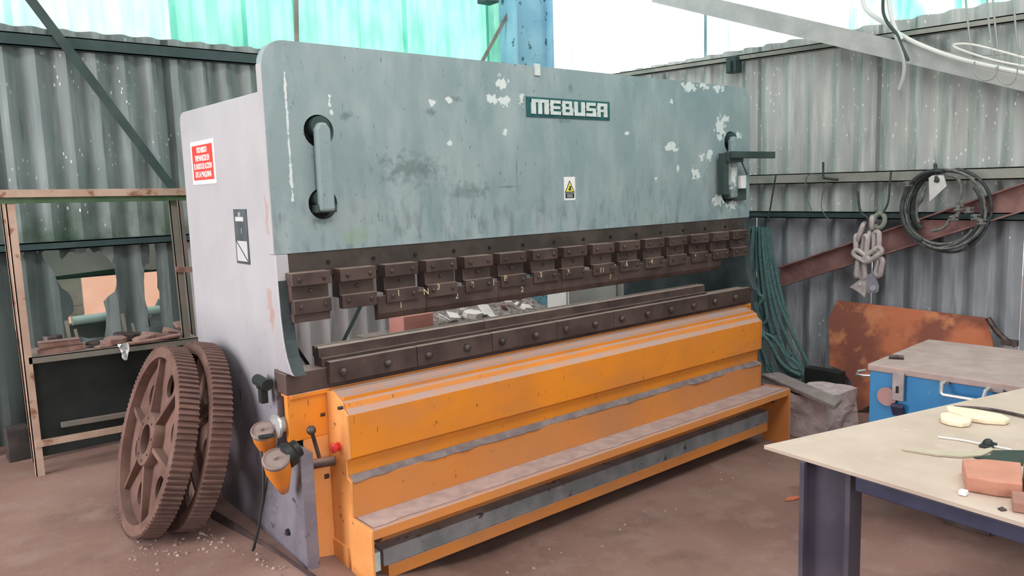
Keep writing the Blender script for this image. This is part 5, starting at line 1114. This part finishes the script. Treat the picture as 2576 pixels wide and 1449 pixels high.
m = MB(); m.cyl(q, r_, .011, 10); tag(m.build('steel_pin', M_BOLT, None, True), 'short dark steel pin lying on the dusty chest lid', 'pin')

# ------------------------------------------------------------------ table at the right front
ZTB = .88
tb = thing('work_table', 'work table with a dusty beige board and dark steel legs at the right front', 'table', (2.95, 1.25, 0))
T0, T1, T2 = Vector((2.263,1.437,0.880)), Vector((3.994,1.007,0.880)), Vector((2.194,0.533,0.880))
c_ = (2.226,0.649,0.880)
def tabletop():
    P = [T0, T1, T2]; m = MB(); m.prism([(p.x, p.y, ZTB) for p in P], (0, 0, -.014)); return m
quadT = [T0, T1, Vector((T1.x - .12, T2.y - .05, ZTB)), T2]
m = MB(); m.prism([(p.x, p.y, ZTB) for p in quadT], (0, 0, -.014)); m.build('table_top', M_TABLETOP, tb, bevel=.002)
# H-section leg
l0, l1 = (2.232,1.285,0.860), (2.264,1.132,0.860)
lx0, ly0 = l0[0], l0[1]; lx1, ly1 = l1[0], l1[1]
m = MB(); d = Vector((lx1 - lx0, ly1 - ly0, 0)); n_ = Vector((d.y, -d.x, 0)).normalized(); n_ = n_ if n_.x > 0 else -n_
def leg_h(o, dv, nv, z0, z1):
    m = MB(); w = dv.length; dd = dv.normalized(); t = .014; dep = .14
    def pr(a0, a1, b0, b1): m.prism([o + dd * a0 + nv * b0, o + dd * a1 + nv * b0, o + dd * a1 + nv * b1, o + dd * a0 + nv * b1], (0, 0, z1 - z0))
    pr(0, t, 0, dep); pr(w - t, w, 0, dep); pr(t, w - t, dep * .30, dep * .30 + .01); return m
o3 = Vector((lx0, ly0, fz(2.6, 1.6)))
leg_h(o3, d, n_, fz(2.6, 1.6), ZTB - .014).build('leg', M_TABLELEG, tb)
leg_h(Vector((3.75, .55, -.06)), d, n_, -.06, ZTB - .014).build('leg', M_TABLELEG, tb)
inw = Vector((.045, 0, -.045)); e0, e1 = T0.lerp(T2, .36) + inw, T2 + inw
m = MB(); m.beam(e0, e1, .045, .05, (0, 0, 1)); m.build('front_rail', M_NAVY, tb, bevel=.003)
# pieces on the table
def slab(pts, z0, z1, name, mat, bevel=.003):
    m = MB(); m.prism([(p[0], p[1], z0) for p in pts], (0, 0, z1 - z0)); return m.build(name, mat, None, bevel=bevel)
o = slab([(3.086,1.176,0.900),(3.103,1.166,0.900),(3.121,1.078,0.900),(3.115,0.996,0.900),(3.082,0.959,0.900),(3.041,0.959,0.900),(3.009,1.012,0.900),(2.997,1.074,0.900),(3.025,1.139,0.900)], ZTB + .001, ZTB + .022, 'foam_slat', M_CREAM, .006); tag(o, 'longer cream foam slat, the rear one of the two on the table', 'foam')
o = slab([(2.976,1.153,0.900),(3.010,1.147,0.900),(2.998,1.087,0.900),(2.991,1.051,0.900),(2.941,1.040,0.900),(2.908,1.054,0.900),(2.904,1.098,0.900),(2.916,1.127,0.900)], ZTB + .001, ZTB + .022, 'foam_slat', M_CREAM, .006); tag(o, 'shorter cream foam slat, the front one of the two on the table', 'foam')
def tstrip(pts, r, mat, lab, nm, cat):
    m = MB(); m.tube(spline(pts, 6), r, 7); return tag(m.build(nm, mat, None, True), lab, cat)
tstrip([(3.137,1.167,0.888),(3.177,1.111,0.888),(3.198,1.044,0.888),(3.185,0.946,0.888),(3.177,0.864,0.888)], .006, M_BOLT, 'thin dark rod lying behind the longer foam slat', 'steel_rod', 'rod')
tstrip([(2.740,1.066,0.885),(2.760,0.998,0.885),(2.763,0.932,0.885),(2.770,0.853,0.885)], .0028, M_CABLEW, 'thin white wire lying on the table board', 'steel_wire', 'wire')
o = slab([(2.527,1.094,0.886),(2.536,1.058,0.886),(2.551,0.990,0.886),(2.587,0.933,0.886),(2.642,0.895,0.886),(2.724,0.889,0.886),(2.744,0.902,0.886),(2.647,0.932,0.886),(2.603,0.987,0.886),(2.566,1.045,0.886)], ZTB + .001, ZTB + .008, 'card_strip', simple('olive card', (.46, .42, .32), (.40, .36, .27), 9, .8), .001); tag(o, 'curved olive card strip in front of the black sheet', 'card')
o = slab([(2.723,0.889,0.885),(2.826,0.786,0.885),(2.688,0.724,0.885),(2.637,0.794,0.885),(2.612,0.908,0.885),(2.666,0.881,0.885)], ZTB + .001, ZTB + .006, 'rubber_sheet', simple('black green rubber', (.016, .025, .02), (.03, .045, .035), 8, .6), .001); tag(o, 'flat black rubber sheet at the right edge of the table', 'rubber')
c = Vector((2.765,0.920,0.890)); m = MB(); m.box(c.x - .03, c.x + .03, c.y - .018, c.y + .018, ZTB + .001, ZTB + .010); m.lathe([(.018, 0), (.012, .012), (.006, .016)], (c.x, c.y, ZTB + .01), (0, 0, 1), 12); tag(m.build('clip', M_BLACK, None, bevel=.002), 'small black clip lying between the wire and the foam slats', 'clip')
o = slab([(2.455,0.885,0.920),(2.504,0.837,0.920),(2.543,0.757,0.920),(2.362,0.696,0.920),(2.333,0.748,0.920),(2.314,0.820,0.920)], ZTB + .001, ZTB + .045, 'terracotta_block', M_BRICK, .004); tag(o, 'flat terracotta block lying near the front edge of the table', 'block')
o = slab([(2.544,0.751,0.920),(2.560,0.690,0.920),(2.380,0.638,0.920),(2.364,0.693,0.920)], ZTB + .001, ZTB + .045, 'terracotta_block', M_BRICK, .004); tag(o, 'terracotta block cut by the right edge of the photo', 'block')
o = slab([(2.337,0.714,0.910),(2.354,0.667,0.910),(2.266,0.641,0.910),(2.251,0.684,0.910)], ZTB + .001, ZTB + .03, 'terracotta_piece', simple('brown red clay', (.28, .14, .11), (.34, .18, .14), 12, .85), .004); tag(o, 'small brown red clay piece in front of the terracotta block', 'block')
c = Vector((2.281,0.815,0.885)); m = MB(); m.box(c.x - .01, c.x + .01, c.y - .01, c.y + .01, ZTB + .001, ZTB + .016); tag(m.build('chip', M_WHITE, None, bevel=.003), 'tiny white cube near the front edge of the table', 'chip')
o = slab([(2.245,0.717,0.885),(2.265,0.712,0.885),(2.251,0.696,0.885),(2.236,0.704,0.885)], ZTB + .001, ZTB + .004, 'chip', M_BOLT, .0005); tag(o, 'small dark flake near the front edge of the table', 'chip')

# ------------------------------------------------------------------ rubble between the machine and the right wall
rb = thing('concrete_rubble', 'broken pale concrete block with a slab on top at the right end of the machine', 'rubble', (5.3, 2.9, 0))
def rough_box(x0, x1, y0, y1, z0, z1, amp, seed, mat, name, parent):
    bm = bmesh.new(); bmesh.ops.create_cube(bm, size=1); bmesh.ops.subdivide_edges(bm, edges=bm.edges, cuts=5, use_grid_fill=True)
    for v in bm.verts:
        p = Vector((x0 + (x1 - x0) * (v.co.x + .5), y0 + (y1 - y0) * (v.co.y + .5), z0 + (z1 - z0) * (v.co.z + .5)))
        nn = mnoise.noise_vector(p * 7 + Vector((seed, 0, 0))); v.co = p + nn * amp
    me = bpy.data.meshes.new(name); bm.to_mesh(me); bm.free(); me.materials.append(mat)
    o = bpy.data.objects.new(name, me); COL.objects.link(o); o.parent = parent; o.location = -abs_loc(parent); return o
a = (4.950,2.957,0.225); b = (4.950,2.708,0.244)
rough_box(4.98, 5.45, b[1] - .02, a[1] + .05, -.05, a[2] + .03, .03, 1, M_STONE, 'block', rb)
s0, s1, s2, s3 = (5.183,3.319,0.300), (5.331,3.256,0.300), (4.942,2.544,0.300), (4.749,2.492,0.300)
m = MB(); m.prism([s0, s1, s2, s3], (0, 0, -.035)); m.build('slab', simple('dusty grey slab', (.24, .205, .20), (.31, .27, .265), 9, .9, bump=.4), rb, bevel=.008)
rnd = random.Random(4)
for k, pl_ in enumerate(([(5.350,2.901,0.095),(5.350,2.930,-0.003),(5.350,2.993,-0.126),(5.350,3.024,-0.212)], [(5.400,2.896,0.071),(5.400,2.878,-0.034),(5.400,2.844,-0.119),(5.400,2.859,-0.185)], [(5.400,2.927,0.049),(5.400,2.909,-0.072),(5.400,2.922,-0.200)], [(5.450,2.858,0.021),(5.450,2.904,-0.051),(5.450,2.951,-0.139),(5.450,3.014,-0.218)])):
    wire('cable', pl_, .007 if k else .012, M_CABLEK if k else M_STONE, ['pale cord hanging over the black tangle by the rubble', 'black cord at the right of the tangle by the rubble', 'black cord in the middle of the tangle by the rubble', 'black cord crossing the tangle by the rubble'][k])
m = MB(); c = (5.600,2.984,-0.101); m.box(5.5, 5.58, c[1] - .14, c[1] + .16, -.06, .33); tag(m.build('dark_gap_sheet', M_BLACKPANEL, None, bevel=.01), 'black sheet added for the dark gap behind the cords by the rubble', 'shade sheet')  # black sheet stands in for a dark cavity
c = Vector((3.935,2.314,0.060)); m = MB(); z = fz(c.x, c.y) + .004
m.prism([(c.x - .05, c.y + .01, z), (c.x - .01, c.y - .02, z), (c.x + .05, c.y - .03, z), (c.x + .045, c.y - .005, z), (c.x, c.y + .02, z)], (0, 0, .008)); tag(m.build('dry_leaf', M_LEAF, None), 'small orange scrap lying on the floor in front of the table leg', 'scrap')

# ------------------------------------------------------------------ outside, seen through the broken sheet
m = MB(); m.box(-1.5, 4.2, 9.2, 9.35, -.3, 2.6); tag(m.build('plaster_wall', M_PINKWALL, None), 'sunlit pink plaster wall outside, seen through the broken sheet', 'wall')
a = (1.262,7.200,1.228); m = MB(); m.box(-.8, 3.2, 7.15, 7.3, a[2] - .06, a[2] + .09); tag(m.build('wooden_beam', M_DARKGREEN, None, bevel=.01), 'dark green beam outside, crossing the broken opening', 'beam')
a = (1.262,7.100,1.429); m = MB(); V = []
for i in range(13):
    x = -.6 + 3.6 * i / 12; s = .02 * math.sin(i * 2.1)
    V += [(x, 6.75, a[2] + .30 + s), (x, 7.1, a[2] - .22 + s), (x, 7.12, a[2] - .22 + s), (x, 6.77, a[2] + .32 + s)]
F = []
for i in range(12):
    for k in range(4): F.append((4 * i + k, 4 * i + 4 + k, 4 * i + 4 + (k + 1) % 4, 4 * i + (k + 1) % 4))
m.add(V, F); tag(m.build('tarpaulin', M_PALEGREEN, None, True), 'pale green tarpaulin hanging outside above the dark beam', 'tarpaulin')
a, b = (1.058,6.500,0.905), (1.324,6.500,0.917); m = MB(); m.cyl((a[0], 6.5, a[2]), (b[0] + .35, 6.5, b[2]), .035, 14); tag(m.build('pale_pipe', simple('pale green pipe', (.45, .62, .55), rough=.5), None, True), 'pale green pipe lying outside under the broken opening', 'pipe')
a = (1.202,6.600,0.863); m = MB(); m.box(-.2, 2.6, 6.6, 6.7, -.1, a[2]); tag(m.build('low_wall', M_MOSS, None), 'low mossy wall outside below the pale pipe', 'wall')
a = (1.224,7.600,1.017); m = MB(); m.box(a[0] - .1, a[0] + .10, 7.5, 7.7, a[2] - .12, a[2] + .16); m.box(a[0] - .04, a[0] + .10, 7.5, 7.7, a[2] - .2, a[2] - .12); m.box(a[0] + .0, a[0] + .1, 7.48, 7.6, -.2, a[2] - .2); tag(m.build('outdoor_unit', simple('beige casing', (.62, .58, .48), (.55, .5, .42), 9, .7), None, bevel=.01), 'beige meter casing outside before the pink wall', 'casing')
a = (1.672,6.600,0.969); m = MB(); m.prism([(a[0] - .05, 6.55, .4), (a[0] + .10, 6.55, .4), (a[0] + .10, 6.55, a[2]), (a[0] + .02, 6.55, a[2] + .03), (a[0] - .06, 6.55, a[2] - .12)], (0, .03, 0)); tag(m.build('sheet_fragment', simple('pale sheet fragment', (.40, .45, .44), (.32, .37, .36), 9, .8), None), 'broken pale sheet fragment outside the narrow right opening', 'sheet')
